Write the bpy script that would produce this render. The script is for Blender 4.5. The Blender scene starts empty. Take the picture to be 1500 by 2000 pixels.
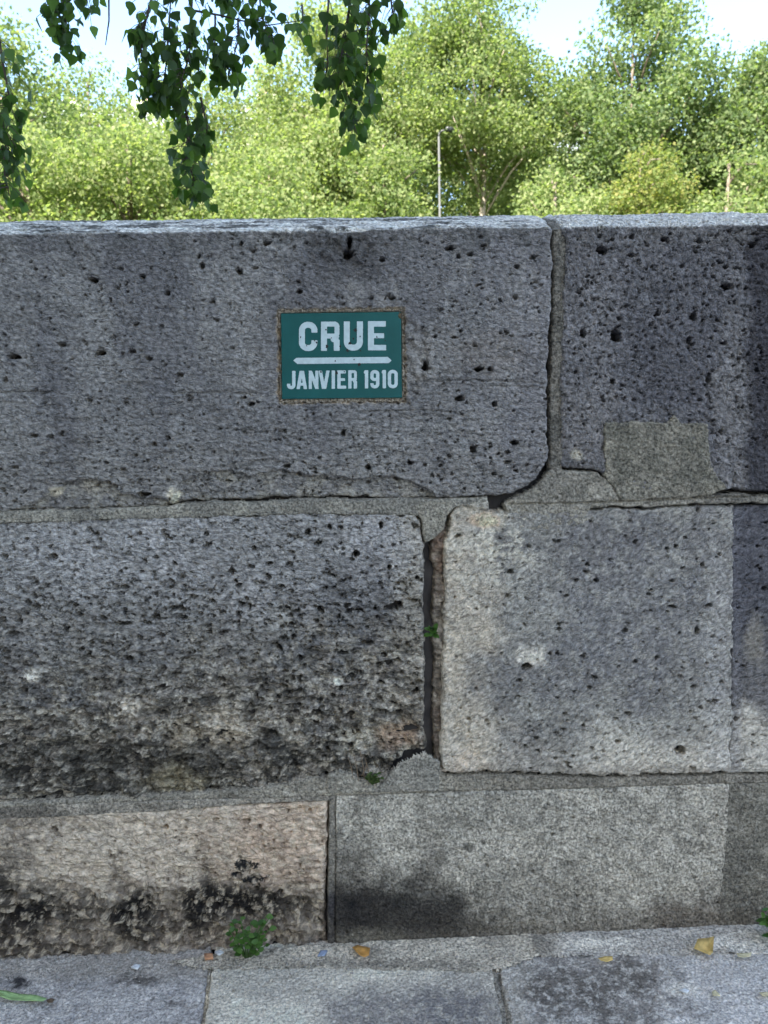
import bpy, math, random
import numpy as np
from mathutils import Vector, Matrix

# ---------------------------------------------------------------- camera, sky, sun, exposure
scene = bpy.context.scene
C = scene.collection
F_PX, CAM_Z, CAM_Y = 1480.0, 1.102, -1.48
PITCH, YAW, ROLL = math.radians(7.0), math.radians(2.0), math.radians(-1.25)
cp, sp, cy, sy, cr, sr = (math.cos(PITCH), math.sin(PITCH), math.cos(YAW), math.sin(YAW), math.cos(ROLL), math.sin(ROLL))
FW = np.array([sy*cp, cy*cp, -sp]); RT = np.array([cy, -sy, 0.0]); UP = np.cross(RT, FW)
RT, UP = RT*cr + UP*sr, -RT*sr + UP*cr
CAM = np.array([0.0, CAM_Y, CAM_Z])
cam_data = bpy.data.cameras.new('camera')
cam_data.sensor_fit = 'VERTICAL'
cam_data.angle_y = 2*math.atan(1000.0/F_PX)
cam_data.clip_start = 0.05
cam_data.clip_end = 4000
cam_data.dof.use_dof = True; cam_data.dof.focus_distance = 1.5; cam_data.dof.aperture_fstop = 5.2
cam = bpy.data.objects.new('camera', cam_data); C.objects.link(cam)
cam.matrix_world = Matrix(((RT[0], UP[0], -FW[0], CAM[0]), (RT[1], UP[1], -FW[1], CAM[1]),
                           (RT[2], UP[2], -FW[2], CAM[2]), (0, 0, 0, 1)))
scene.camera = cam

SUN_EL, SUN_AZ = math.radians(42), math.radians(-155)      # azimuth from +Y (beyond the wall), negative = left
sun_dir = Vector((math.sin(SUN_AZ)*math.cos(SUN_EL), math.cos(SUN_AZ)*math.cos(SUN_EL), math.sin(SUN_EL)))
world = bpy.data.worlds.new('World'); scene.world = world; world.use_nodes = True
wn = world.node_tree.nodes; wl = world.node_tree.links
sky = wn.new('ShaderNodeTexSky'); sky.sky_type = 'NISHITA'; sky.sun_disc = False
sky.sun_elevation = SUN_EL; sky.sun_rotation = SUN_AZ
sky.air_density = 1.0; sky.dust_density = 1.5; sky.ozone_density = 1.0
bg = wn['Background']; bg.inputs[1].default_value = 0.13
wl.new(sky.outputs[0], bg.inputs[0])
sd_ = bpy.data.lights.new('sun', 'SUN'); sd_.energy = 4.2; sd_.angle = math.radians(0.53); sd_.color = (1.0, 0.95, 0.86)
sun = bpy.data.objects.new('sun', sd_); C.objects.link(sun); sun.location = (0, 0, 30)
sun.rotation_euler = (-sun_dir).to_track_quat('-Z', 'Y').to_euler()
vs = scene.view_settings
vs.view_transform = 'Standard'; vs.look = 'None'; vs.gamma = 1.0; vs.use_curve_mapping = False
vs.exposure = 2.40

# ---------------------------------------------------------------- helpers
rng = np.random.default_rng(11)
random.seed(5)

def ray(px, py):
    x = (px-750.0)/F_PX; y = (1000.0-py)/F_PX
    return RT*x + UP*y + FW
def W(px, py, Y=0.0):                 # a point on a vertical plane Y
    d = ray(px, py); return CAM + d*((Y-CAM[1])/d[1])
def G(px, py, Z=0.0):                 # a point on the ground
    d = ray(px, py); return CAM + d*((Z-CAM[2])/d[2])
def to_px(X, Y, Z):
    dx, dy, dz = X-CAM[0], Y-CAM[1], Z-CAM[2]
    f = dx*FW[0]+dy*FW[1]+dz*FW[2]
    return 750+F_PX*(dx*RT[0]+dy*RT[1]+dz*RT[2])/f, 1000-F_PX*(dx*UP[0]+dy*UP[1]+dz*UP[2])/f
def lin(c):
    c = np.asarray(c, float)/255.0
    return np.where(c <= 0.04045, c/12.92, ((c+0.055)/1.055)**2.4)
def sm(a, b, x):
    t = np.clip((x-a)/(b-a), 0, 1); return t*t*(3-2*t)

_perm = rng.permutation(512); _perm = np.concatenate([_perm, _perm, _perm])
_ang = rng.uniform(0, 2*np.pi, 512); _gx, _gy = np.cos(_ang), np.sin(_ang)
def perlin(x, y, seed=0):
    xi = np.floor(x).astype(np.int64); yi = np.floor(y).astype(np.int64)
    fx, fy = x-xi, y-yi
    u = fx*fx*fx*(fx*(fx*6-15)+10); v = fy*fy*fy*(fy*(fy*6-15)+10)
    def g(ix, iy, dx, dy):
        h = _perm[(_perm[(ix+seed*37) & 511] + iy + seed*101) & 511]
        return _gx[h]*dx + _gy[h]*dy
    a = g(xi, yi, fx, fy); b = g(xi+1, yi, fx-1, fy); c = g(xi, yi+1, fx, fy-1); d = g(xi+1, yi+1, fx-1, fy-1)
    return (a+(b-a)*u + ((c+(d-c)*u) - (a+(b-a)*u))*v)*1.5
def fbm(x, y, scale, octv=4, seed=0, gain=0.5, sx=1.0, sy_=1.0):
    out = 0; amp = 1.0; f = 1.0/scale
    for o in range(octv):
        out = out + amp*perlin(x*f/sx+o*17.3, y*f/sy_+o*9.1, seed+o)
        amp *= gain; f *= 2.03
    return out
def poly_sd(x, y, P):
    P = np.asarray(P, float); d2 = np.full(x.shape, 1e9); ins = np.zeros(x.shape, bool)
    for i in range(len(P)):
        ax, ay = P[i]; bx, by = P[(i+1) % len(P)]
        ex, ey = bx-ax, by-ay; L = ex*ex+ey*ey+1e-18
        t = np.clip(((x-ax)*ex+(y-ay)*ey)/L, 0, 1)
        d2 = np.minimum(d2, (x-ax-ex*t)**2+(y-ay-ey*t)**2)
        c = ((ay > y) != (by > y)); 
        with np.errstate(divide='ignore', invalid='ignore'):
            c &= x < (bx-ax)*(y-ay)/(by-ay+1e-18)+ax
        ins ^= c
    d = np.sqrt(d2); return np.where(ins, -d, d)
def line_d(x, y, P):
    d2 = np.full(x.shape, 1e9)
    for (ax, ay), (bx, by) in zip(P[:-1], P[1:]):
        ex, ey = bx-ax, by-ay; L = ex*ex+ey*ey+1e-18
        t = np.clip(((x-ax)*ex+(y-ay)*ey)/L, 0, 1)
        d2 = np.minimum(d2, (x-ax-ex*t)**2+(y-ay-ey*t)**2)
    return np.sqrt(d2)

def mesh_np(name, V, faces, mat=None, parent=None, col=None, smooth=True):
    """faces: (n,k) index array"""
    me = bpy.data.meshes.new(name)
    V = np.ascontiguousarray(V, np.float32); faces = np.ascontiguousarray(faces, np.int32)
    n, k = faces.shape
    me.vertices.add(len(V)); me.vertices.foreach_set('co', V.ravel())
    me.loops.add(n*k); me.loops.foreach_set('vertex_index', faces.ravel())
    me.polygons.add(n); me.polygons.foreach_set('loop_start', np.arange(0, n*k, k, dtype=np.int32))
    me.update(calc_edges=True)
    if smooth: me.polygons.foreach_set('use_smooth', np.ones(n, bool))
    if col is not None:
        a = me.attributes.new('col', 'FLOAT_COLOR', 'POINT')
        c4 = np.ones((len(V), 4), np.float32); c4[:, :3] = col
        a.data.foreach_set('color', c4.ravel())
    me.validate()
    if mat: me.materials.append(mat)
    o = bpy.data.objects.new(name, me); C.objects.link(o)
    if parent is not None: o.parent = parent
    return o
def empty(name, loc=(0, 0, 0)):
    o = bpy.data.objects.new(name, None); C.objects.link(o); o.location = loc; o.empty_display_size = 0.1
    return o
def tag(o, label, cat, group=None, kind=None):
    o['label'] = label; o['category'] = cat
    if group: o['group'] = group
    if kind: o['kind'] = kind
    return o
class MB:
    """collects small solids into one mesh"""
    def __init__(s): s.v = []; s.f = []
    def box(s, x0, x1, y0, y1, z0, z1):
        b = len(s.v)
        s.v += [(x0, y0, z0), (x1, y0, z0), (x1, y1, z0), (x0, y1, z0), (x0, y0, z1), (x1, y0, z1), (x1, y1, z1), (x0, y1, z1)]
        s.f += [tuple(b+i for i in q) for q in ((0, 3, 2, 1), (4, 5, 6, 7), (0, 1, 5, 4), (1, 2, 6, 5), (2, 3, 7, 6), (3, 0, 4, 7))]
    def tube(s, pts, radii, n=6):
        pts = [Vector(p) for p in pts]; b = len(s.v)
        for i, p in enumerate(pts):
            t = (pts[min(i+1, len(pts)-1)]-pts[max(i-1, 0)])
            if t.length < 1e-9: t = Vector((0, 0, 1))
            t.normalize()
            a = t.orthogonal().normalized() if abs(t.z) > .99 else t.cross(Vector((0, 0, 1))).normalized()
            c = t.cross(a)
            for k in range(n):
                q = p + (a*math.cos(2*math.pi*k/n)+c*math.sin(2*math.pi*k/n))*radii[i]
                s.v.append(tuple(q))
        for i in range(len(pts)-1):
            for k in range(n):
                s.f.append((b+i*n+k, b+i*n+(k+1) % n, b+(i+1)*n+(k+1) % n, b+(i+1)*n+k))
        s.f.append(tuple(b+k for k in range(n))[::-1]); s.f.append(tuple(b+(len(pts)-1)*n+k for k in range(n)))
    def add(s, v, f):
        b = len(s.v); s.v += [tuple(p) for p in v]; s.f += [tuple(b+i for i in q) for q in f]
    def build(s, name, mat=None, parent=None, smooth=False):
        me = bpy.data.meshes.new(name); me.from_pydata(s.v, [], s.f)
        if mat: me.materials.append(mat)
        if smooth:
            for p in me.polygons: p.use_smooth = True
        o = bpy.data.objects.new(name, me); C.objects.link(o)
        if parent is not None: o.parent = parent
        return o

# ---------------------------------------------------------------- materials
def new_mat(name):
    m = bpy.data.materials.new(name); m.use_nodes = True
    return m, m.node_tree.nodes, m.node_tree.links, m.node_tree.nodes['Principled BSDF']
def stone_material(name, fine=190, worm=.0030, rough=.92, var=.48, stretch=(1, 1, 1), rot=0.0, ridge=1.0):
    m, N, L, P = new_mat(name)
    at = N.new('ShaderNodeAttribute'); at.attribute_name = 'col'
    tc0 = N.new('ShaderNodeTexCoord'); tc1 = N.new('ShaderNodeVectorRotate'); tc1.rotation_type = 'Y_AXIS'; tc1.inputs['Angle'].default_value = rot
    tc = N.new('ShaderNodeMapping'); tc.inputs['Scale'].default_value = stretch
    L.new(tc0.outputs['Object'], tc1.inputs['Vector']); L.new(tc1.outputs[0], tc.inputs[0])
    n1 = N.new('ShaderNodeTexNoise'); n1.inputs['Scale'].default_value = fine; n1.inputs['Detail'].default_value = 3
    n2 = N.new('ShaderNodeTexNoise'); n2.inputs['Scale'].default_value = fine*.42; n2.inputs['Detail'].default_value = 4; n2.inputs['Distortion'].default_value = .8
    for n in (n1, n2): L.new(tc.outputs[0], n.inputs['Vector'])
    # worm-like ridges: |noise - .5|
    s = N.new('ShaderNodeMath'); s.operation = 'SUBTRACT'; s.inputs[1].default_value = .5; L.new(n2.outputs[0], s.inputs[0])
    a = N.new('ShaderNodeMath'); a.operation = 'ABSOLUTE'; L.new(s.outputs[0], a.inputs[0])
    mp = N.new('ShaderNodeMapRange'); mp.inputs[1].default_value = 0; mp.inputs[2].default_value = .16; L.new(a.outputs[0], mp.inputs[0])
    ad = N.new('ShaderNodeMath'); ad.operation = 'MULTIPLY_ADD'; ad.inputs[1].default_value = .8
    rd_ = N.new('ShaderNodeMath'); rd_.operation = 'MULTIPLY'; rd_.inputs[1].default_value = ridge; L.new(mp.outputs[0], rd_.inputs[0])
    L.new(n1.outputs[0], ad.inputs[0]); L.new(rd_.outputs[0], ad.inputs[2])
    bp = N.new('ShaderNodeBump'); bp.inputs['Strength'].default_value = 1.0; bp.inputs['Distance'].default_value = worm
    L.new(ad.outputs[0], bp.inputs['Height']); L.new(bp.outputs[0], P.inputs['Normal'])
    # fine mineral variation of the colour
    n3 = N.new('ShaderNodeTexNoise'); n3.inputs['Scale'].default_value = fine*.8; n3.inputs['Detail'].default_value = 3; n3.inputs['Roughness'].default_value = .65
    L.new(tc.outputs[0], n3.inputs['Vector'])
    r = N.new('ShaderNodeMapRange'); r.inputs[1].default_value = .32; r.inputs[2].default_value = .68
    r.inputs[3].default_value = 1-var; r.inputs[4].default_value = 1+var; L.new(n3.outputs[0], r.inputs[0])
    mx = N.new('ShaderNodeVectorMath'); mx.operation = 'SCALE'; L.new(at.outputs['Color'], mx.inputs[0]); L.new(r.outputs[0], mx.inputs['Scale'])
    L.new(mx.outputs[0], P.inputs['Base Color'])
    P.inputs['Roughness'].default_value = rough; P.inputs['Specular IOR Level'].default_value = .25
    return m
def simple_material(name, colr, rough=.6, noise=None, amp=.3, spec=.4, bump=None):
    m, N, L, P = new_mat(name)
    P.inputs['Roughness'].default_value = rough; P.inputs['Specular IOR Level'].default_value = spec
    tc = N.new('ShaderNodeTexCoord')
    n = N.new('ShaderNodeTexNoise'); n.inputs['Scale'].default_value = noise or 20; n.inputs['Detail'].default_value = 5
    L.new(tc.outputs['Object'], n.inputs['Vector'])
    r = N.new('ShaderNodeValToRGB')
    r.color_ramp.elements[0].position = .3; r.color_ramp.elements[1].position = .7
    r.color_ramp.elements[0].color = (*[c*(1-amp) for c in colr], 1); r.color_ramp.elements[1].color = (*[min(1, c*(1+amp)) for c in colr], 1)
    L.new(n.outputs[0], r.inputs[0]); L.new(r.outputs[0], P.inputs['Base Color'])
    if bump:
        b = N.new('ShaderNodeBump'); b.inputs['Distance'].default_value = bump; L.new(n.outputs[0], b.inputs['Height']); L.new(b.outputs[0], P.inputs['Normal'])
    return m
def leaf_material(name, colors, trans=.45, tcol=1.5, rough=.5, spec=.4, by_object=False):
    m, N, L, P = new_mat(name)
    g = N.new('ShaderNodeNewGeometry'); oi = N.new('ShaderNodeObjectInfo')
    r = N.new('ShaderNodeValToRGB')
    els = r.color_ramp.elements
    while len(els) < len(colors): els.new(.5)
    for i, c in enumerate(colors):
        els[i].position = i/(len(colors)-1); els[i].color = (*c, 1)
    L.new(oi.outputs['Random'] if by_object else g.outputs['Random Per Island'], r.inputs[0])
    L.new(r.outputs[0], P.inputs['Base Color'])
    P.inputs['Roughness'].default_value = rough; P.inputs['Specular IOR Level'].default_value = spec
    t = N.new('ShaderNodeBsdfTranslucent')
    sc = N.new('ShaderNodeMix'); sc.data_type = 'RGBA'; sc.blend_type = 'MULTIPLY'; sc.inputs[0].default_value = 1
    L.new(r.outputs[0], sc.inputs[6]); sc.inputs[7].default_value = (tcol*1.05, tcol*1.15, tcol*.55, 1)
    L.new(sc.outputs[2], t.inputs[0])
    mx = N.new('ShaderNodeMixShader'); mx.inputs[0].default_value = trans
    L.new(P.outputs[0], mx.inputs[1]); L.new(t.outputs[0], mx.inputs[2])
    L.new(mx.outputs[0], N['Material Output'].inputs[0])
    return m

M_STONE = stone_material('weathered_limestone', stretch=(.72, 1, 1.1), var=.55)
M_STONE_B = stone_material('coarse_limestone', fine=160, worm=.0038, var=.55)
M_STONE_C = stone_material('eroded_limestone', fine=170, worm=.0040, stretch=(.7, 1, 1.1), var=.62)
M_STONE_D = stone_material('tooled_limestone', fine=170, worm=.0030, stretch=(.62, 1, 1.1), rot=.62, var=.52)
M_STONE_F = stone_material('pink_limestone', fine=140, worm=.0036, stretch=(.7, 1, 1), var=.40)
M_CEMENT = stone_material('old_cement', fine=240, worm=.0028, var=.68, ridge=.6)
M_PAVE = stone_material('paving_stone', fine=230, worm=.0022, rough=.85, var=.50, ridge=.7)
M_BARK = simple_material('bark', (.16, .13, .10), .9, 14, .45, .2, .02)
M_BARK_PALE = simple_material('pale_bark', (.33, .28, .22), .9, 9, .35, .2, .02)
M_TWIG = simple_material('twig_bark', (.06, .04, .028), .8, 60, .3)

# ---------------------------------------------------------------- stone surfaces as relief
ALB = np.array([1.52, 1.37, 1.13])                            # photograph tone -> surface reflectance
U0, U1 = -0.80, 0.83
ZT = 1.457                            # height of the front arris of the coping
COP_W, COP_H = 0.205, 0.062
_d = np.linspace(0, 2*COP_W, 160); _z = COP_H*(1-(1-_d/COP_W)**2)
_s = np.concatenate([[0], np.cumsum(np.hypot(np.diff(_d), np.diff(_z)))])
COP_LEN = _s[-1]
def u_axis(a, b, res):
    """fine inside the framed stretch, coarser outside it"""
    pts = []
    if a < U0:
        n = max(2, int((min(U0, b)-a)/.011)); pts.append(np.linspace(a, min(U0, b), n, endpoint=False))
    lo, hi = max(a, U0), min(b, U1)
    if hi > lo: pts.append(np.linspace(lo, hi, max(3, int((hi-lo)/res)+1), endpoint=not b > U1))
    if b > U1:
        n = max(2, int((b-max(U1, a))/.011)); pts.append(np.linspace(max(U1, a), b, n))
    return np.concatenate(pts)

class Relief:
    """one stone or mortar piece: a relief over (u, v), h points out of the surface"""
    def __init__(s, name, poly, mat, plane='wall', res=.0021, r=.006, edge=.0035, depth=.034, seed=1, coping=False, edge_scale=.03, pad=.004):
        s.name, s.mat, s.plane, s.depth, s.r, s.coping = name, mat, plane, depth, r, coping
        P = np.asarray(poly, float)
        a, b = P[:, 0].min()-.008, P[:, 0].max()+.008; c, d = P[:, 1].min()-.008, P[:, 1].max()+.008
        ua = u_axis(a, b, res)
        if coping:
            top = ZT+COP_LEN+.30
            va = np.concatenate([np.arange(c, ZT+.13, res), np.arange(ZT+.13, top, .012), [top]])
        else: va = np.arange(c, d+res, res)
        s.u, s.v = np.meshgrid(ua, va)
        if plane == 'wall':
            s.px, s.py = to_px(s.u, 0*s.u, np.minimum(s.v, ZT))
        else: s.px, s.py = to_px(s.u, s.v, 0*s.u)
        sd = poly_sd(s.u, s.v, P)
        if coping: sd = np.maximum(poly_sd(s.u, np.minimum(s.v, ZT-.05), P) if False else sd, -1)
        s.sd = sd + edge*fbm(s.u, s.v, edge_scale, 4, seed+50) + edge*.35*fbm(s.u, s.v, .007, 2, seed+60)
        s.h = np.zeros_like(s.u); s.seed = seed
        s.col = None
    def n(s, scale, octv=4, k=0, sx=1., sy_=1., gain=.5): return fbm(s.u, s.v, scale, octv, s.seed+k, gain, sx, sy_)
    def rough(s, amount, eroded=0.0, sx=1.5):
        s.h += amount*(.0024*s.n(.22, 3, 1) + .0016*s.n(.03, 3, 2, sx) + .0026*(.25-np.abs(s.n(.013, 3, 3, sx)))+ .0012*s.n(.0062, 2, 4, sx))
        if np.any(eroded):
            e = .013*s.n(.055, 3, 7, 2.2, 1.0, .55)-.017*np.abs(s.n(.030, 3, 8, 2.0, 1.0, .65))-.010*np.abs(s.n(.014, 3, 9, 1.7))
            s.h += eroded*(e-.003)
    def pits(s, count, rmin, rmax, weight=None, flat=1.5, deep=1.0, k=0):
        g = np.random.default_rng(s.seed*97+k)
        ua, va = s.u[0], s.v[:, 0]
        lo_u, hi_u = max(ua[0], U0-.3), min(ua[-1], U1+.3)
        for _ in range(count):
            cu, cv = g.uniform(lo_u, hi_u), g.uniform(va[0], min(va[-1], ZT+.05))
            i, j = np.searchsorted(va, cv), np.searchsorted(ua, cu)
            i, j = min(i, len(va)-1), min(j, len(ua)-1)
            if weight is not None and g.uniform() > weight[i, j]: continue
            R = rmin+(rmax-rmin)*g.uniform()**2.6
            s.pit(cu, cv, R*g.uniform(.9, flat), R*g.uniform(.6, 1.05), R*3.6*deep*g.uniform(.5, 1.2), g.uniform(-.4, .4))
            if g.uniform() < .4: s.pit(cu+R*g.uniform(-1.8, 1.8), cv+R*g.uniform(-.7, .7), R*g.uniform(.5, 1.1), R*g.uniform(.3, .7), R*1.6*deep*g.uniform(.4, 1.1), g.uniform(-.4, .4))
    def pit(s, cu, cv, ru, rv, dep, rot=0.0):
        ua, va = s.u[0], s.v[:, 0]; R = max(ru, rv)*1.6
        i0, i1 = np.searchsorted(va, cv-R), np.searchsorted(va, cv+R)
        j0, j1 = np.searchsorted(ua, cu-R), np.searchsorted(ua, cu+R)
        if i1 <= i0 or j1 <= j0: return
        du, dv = s.u[i0:i1, j0:j1]-cu, s.v[i0:i1, j0:j1]-cv
        c_, s_ = math.cos(rot), math.sin(rot)
        q = np.hypot((du*c_+dv*s_)/ru, (-du*s_+dv*c_)/rv)
        q = q+.42*perlin(s.u[i0:i1, j0:j1]/(R*.75), s.v[i0:i1, j0:j1]/(R*.6), s.seed+3)+.25*perlin(s.u[i0:i1, j0:j1]/(R*.3), s.v[i0:i1, j0:j1]/(R*.3), s.seed+4)
        s.h[i0:i1, j0:j1] -= dep*(1-sm(.76, 1.02, q))
    def pits_px(s, pts):
        for x, y, w, h in pts:
            p = W(x, y); s.pit(p[0], p[2], w*.00050, h*.00054, max(w, h)*.0020)
    def dist_px(s, pts):
        L = [tuple(W(a, b)[[0, 2]]) if s.plane == 'wall' else tuple(G(a, b)[[0, 1]]) for a, b in pts]
        return line_d(s.u+.0015*s.n(.03, 3, 31), s.v+.0015*s.n(.03, 3, 32), L)
    def area_px(s, pts, wob=.003):
        L = [tuple(W(a, b)[[0, 2]]) if s.plane == 'wall' else tuple(G(a, b)[[0, 1]]) for a, b in pts]
        return poly_sd(s.u, s.v, L)+wob*s.n(.025, 4, 33)
    def groove(s, pts, width=.0025, dep=.006):
        s.h -= dep*(1-sm(width*.4, width*1.4, s.dist_px(pts)))
    # colour
    def paint(s, c1, c2, scale=.12, k=11, lo=-.5, hi=.5, sx=1., sy_=1.):
        t = sm(lo, hi, s.n(scale, 4, k, sx, sy_))[..., None]
        s.col = lin(c1)*(1-t)+lin(c2)*t
    def mix(s, m, c): 
        m = np.clip(m, 0, 1)[..., None]; s.col = s.col*(1-m)+lin(c)*m
    def blob(s, x, y, rx, ry, soft=.5, warp=.5, scale=.06, k=21, octv=6, gain=.68):
        q = np.hypot((s.px-x)/rx, (s.py-y)/ry)+warp*s.n(scale, octv, k, gain=gain)
        return 1-sm(1-soft, 1+soft, q)
    def spots(s, scale, thr, k, sx=1., sy_=1., soft=.34): return sm(thr-soft, thr+soft, s.n(scale, 6, k, sx, sy_, .72))
    def build(s, parent, off=0.0):
        e = s.sd; r = s.r
        inner = np.clip(e+r, 0, r*.999)
        drop = np.where(e < 0, r-np.sqrt(np.maximum(r*r-inner**2, 0)), r+e*7.0)
        drop = np.minimum(drop, s.depth+.02)
        h = s.h-drop+off
        keep = (e < (s.depth)/7.0)
        k = keep[:-1, :-1] & keep[1:, :-1] & keep[:-1, 1:] & keep[1:, 1:]
        h = np.maximum(h, -s.depth-.012)
        u, v = s.u, s.v
        if s.plane == 'wall':
            if s.coping:
                arc = np.clip(v-ZT, 0, COP_LEN); d = np.interp(arc, _s, _d); z = np.interp(arc, _s, _z)
                face = v <= ZT; back = v > ZT+COP_LEN
                sl = np.interp(arc, _s, np.gradient(_z, _d)); nl = np.hypot(1, sl)
                t = sm(ZT-.012, ZT+.012, v)          # soft arris
                ny = -(1-t) + t*(-sl/nl); nz = t/nl
                ny = np.where(back, 1.0, ny); nz = np.where(back, 0.0, nz)
                Y = np.where(face, 0, d)+ny*h
                Z = np.where(face, v, ZT+z)+nz*h-np.where(back, v-ZT-COP_LEN, 0)
                V = np.stack([u, Y, Z], -1)
            else: V = np.stack([u, -h, v], -1)
        else: V = np.stack([u, v, h], -1)
        idx = np.arange(u.size).reshape(u.shape)
        q = np.stack([idx[:-1, :-1][k], idx[:-1, 1:][k], idx[1:, 1:][k], idx[1:, :-1][k]], -1)
        used = np.unique(q); remap = np.zeros(u.size, np.int64); remap[used] = np.arange(len(used))
        gr_ = s.col.mean(-1, keepdims=True)
        col = np.clip((gr_+(s.col-gr_)*.72)*ALB, .004, .72).reshape(-1, 3)[used]
        return mesh_np(s.name, V.reshape(-1, 3)[used], remap[q], s.mat, parent, col)

def wp(pts): return [tuple(W(a, b)[[0, 2]]) for a, b in pts]
def gp(pts): return [tuple(G(a, b)[[0, 1]]) for a, b in pts]

wall = tag(empty('parapet_wall'), 'weathered grey limestone parapet wall with rounded coping and cracked mortar joints', 'wall')

# --- solid heart of the wall, seen only down the open joints
mb = MB(); mb.box(-3.4, 3.4, .033, .395, -.3, 1.40)
mb.build('wall_core', simple_material('joint_dirt', (.05, .042, .036), .95, 30, .4), wall)

# --- coping block with the plaque
TOPV = ZT+COP_LEN+.6
A_face = [(1078, 448), (1080, 520), (1076, 600), (1073, 660), (1070, 720), (1068, 790), (1069, 850), (1073, 880), (1066, 908), (1050, 934),
          (1028, 951), (995, 966), (950, 969), (900, 972), (850, 973), (760, 972), (640, 972), (560, 970), (500, 975), (440, 977), (380, 978), (330, 985), (240, 992), (100, 1000), (0, 1003), (-560, 1026)]
A_w = wp(A_face)
A_poly = [(A_w[0][0], TOPV)] + A_w + [(A_w[-1][0], TOPV)]
def coping_skylight_lichen(R):
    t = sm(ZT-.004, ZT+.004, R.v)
    R.mix(t*.9, (176, 179, 184))  # sky light on the weather-paled top painted in as lighter stone
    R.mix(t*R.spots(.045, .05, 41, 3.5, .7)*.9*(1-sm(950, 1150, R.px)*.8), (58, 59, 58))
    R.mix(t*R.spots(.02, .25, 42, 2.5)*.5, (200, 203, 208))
A = Relief('stone_block', A_poly, M_STONE, seed=3, coping=True, r=.007)
A.rough(1.0)
low = sm(760, 960, A.py)
A.h += .0016*(low+.25)*(-np.abs(A.n(.012, 3, 5, 4.0)))*1.6
A.h -= .003*sm(.30, .42, A.n(.035, 3, 6, 3.5, .7))*(sm(640, 800, A.py)*.8+.12)
A.pits(1300, .0016, .0046, weight=.30+.55*low, k=1, flat=1.9)
A.pits(3200, .0015, .0030, weight=.35+.6*low, k=2)
A.pits_px([(195, 690, 22, 10), (182, 545, 20, 10), (278, 540, 11, 10), (327, 573, 9, 12), (394, 519, 12, 11), (467, 530, 14, 12), (300, 868, 11, 8),
           (25, 697, 26, 8), (120, 672, 14, 7), (8, 742, 12, 9), (64, 851, 16, 6), (680, 495, 20, 16), (682, 470, 10, 26), (584, 569, 12, 8), (878, 486, 20, 8),
           (895, 500, 8, 8), (918, 496, 10, 8), (520, 474, 18, 7), (935, 720, 22, 8), (957, 721, 10, 8), (898, 779, 16, 12), (965, 789, 10, 12), (851, 657, 7, 7),
           (720, 914, 14, 11), (802, 905, 12, 9), (670, 845, 9, 12), (925, 877, 12, 14), (281, 966, 30, 9), (560, 912, 14, 7), (746, 507, 10, 8), (766, 581, 14, 6), (490, 789, 14, 8), (830, 717, 12, 18), (1010, 520, 8, 8), (1005, 865, 16, 10)])
# plaque recess with broken edge
PLQ = [(545, 609), (787, 605), (789, 781), (547, 784)]
sdp = A.area_px(PLQ, .0)+.0035*A.n(.016, 3, 34)-.002
A.h -= .0105*(1-sm(-.001, .003, sdp))
A.h -= .003*(1-sm(.0, .02, sdp))*np.clip(A.n(.03, 3, 35)+.15, 0, 1)
A.h -= .006*(1-sm(-.003, .004, A.area_px([(785, 618), (840, 655), (838, 745), (800, 790), (788, 780)])))*sm(-.2, .4, A.n(.02, 3, 36)+.1)
# spalls along the lower edge
sp1 = A.area_px([(-30, 1010), (60, 984), (100, 962), (122, 944), (165, 934), (210, 941), (238, 964), (300, 974), (332, 978), (332, 1010)], .004)
sp2 = A.area_px([(332, 1000), (350, 940), (400, 925), (450, 916), (490, 928), (545, 917), (580, 925), (640, 930), (700, 936), (760, 930), (800, 941), (850, 962), (862, 1000)], .005)
spm = np.maximum(1-sm(-.0022, .0004, sp1), 1-sm(-.0022, .0004, sp2))
A.h -= spm*(.0115+.003*A.n(.03, 3, 37, 1.6))
A.h -= .008*(1-sm(.0, .022, A.area_px([(520, 450), (700, 445), (720, 480), (690, 515), (655, 500), (600, 485)])))*sm(0, .4, A.n(.03, 3, 38)+.15)   # chipped arris
for g_ in ([(350, 768), (420, 767), (500, 768)], [(0, 766), (60, 764), (100, 766)], [(850, 745), (930, 742), (1060, 748)], [(960, 752), (1068, 758)], [(700, 805), (820, 800), (900, 806)]): A.groove(g_, .0016, .004)
A.paint((106, 107, 113), (120, 121, 126), .15, 11)
A.mix(A.spots(.30, .15, 12, .5, 1.4, .35)*.55, (90, 91, 101))
A.mix(sm(800, 980, A.py)*.45*(1-sm(900, 1050, A.px)*.5), (124, 123, 124))
A.mix(A.blob(1040, 690, 90, 260, .6)*.35, (122, 122, 132))
A.mix(A.blob(690, 500, 60, 50, .6)*.7, (66, 66, 72))
A.mix((1-sm(455, 520, A.py))*A.spots(.05, .0, 15)*.55, (74, 76, 78))
A.mix(spm*sm(-.2, .3, A.n(.04, 4, 16))*.55, (142, 140, 135))
A.mix(A.blob(342, 970, 14, 18, .3), (190, 184, 168))
A.mix(A.blob(110, 960, 16, 10, .4)*.8, (178, 170, 152)); A.mix(A.blob(170, 950, 20, 10, .5)*.5, (165, 158, 145))
A.mix((1-sm(-.002, .006, sdp))*(.9-.6*sm(-.1, .35, A.n(.02, 3, 17))), (176, 158, 130))
A.mix(A.blob(815, 700, 26, 40, .5)*.5, (132, 130, 130))
A.mix(A.blob(960, 690, 70, 40, .6)*.4, (112, 106, 104))
coping_skylight_lichen(A)
A.build(wall)

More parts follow.
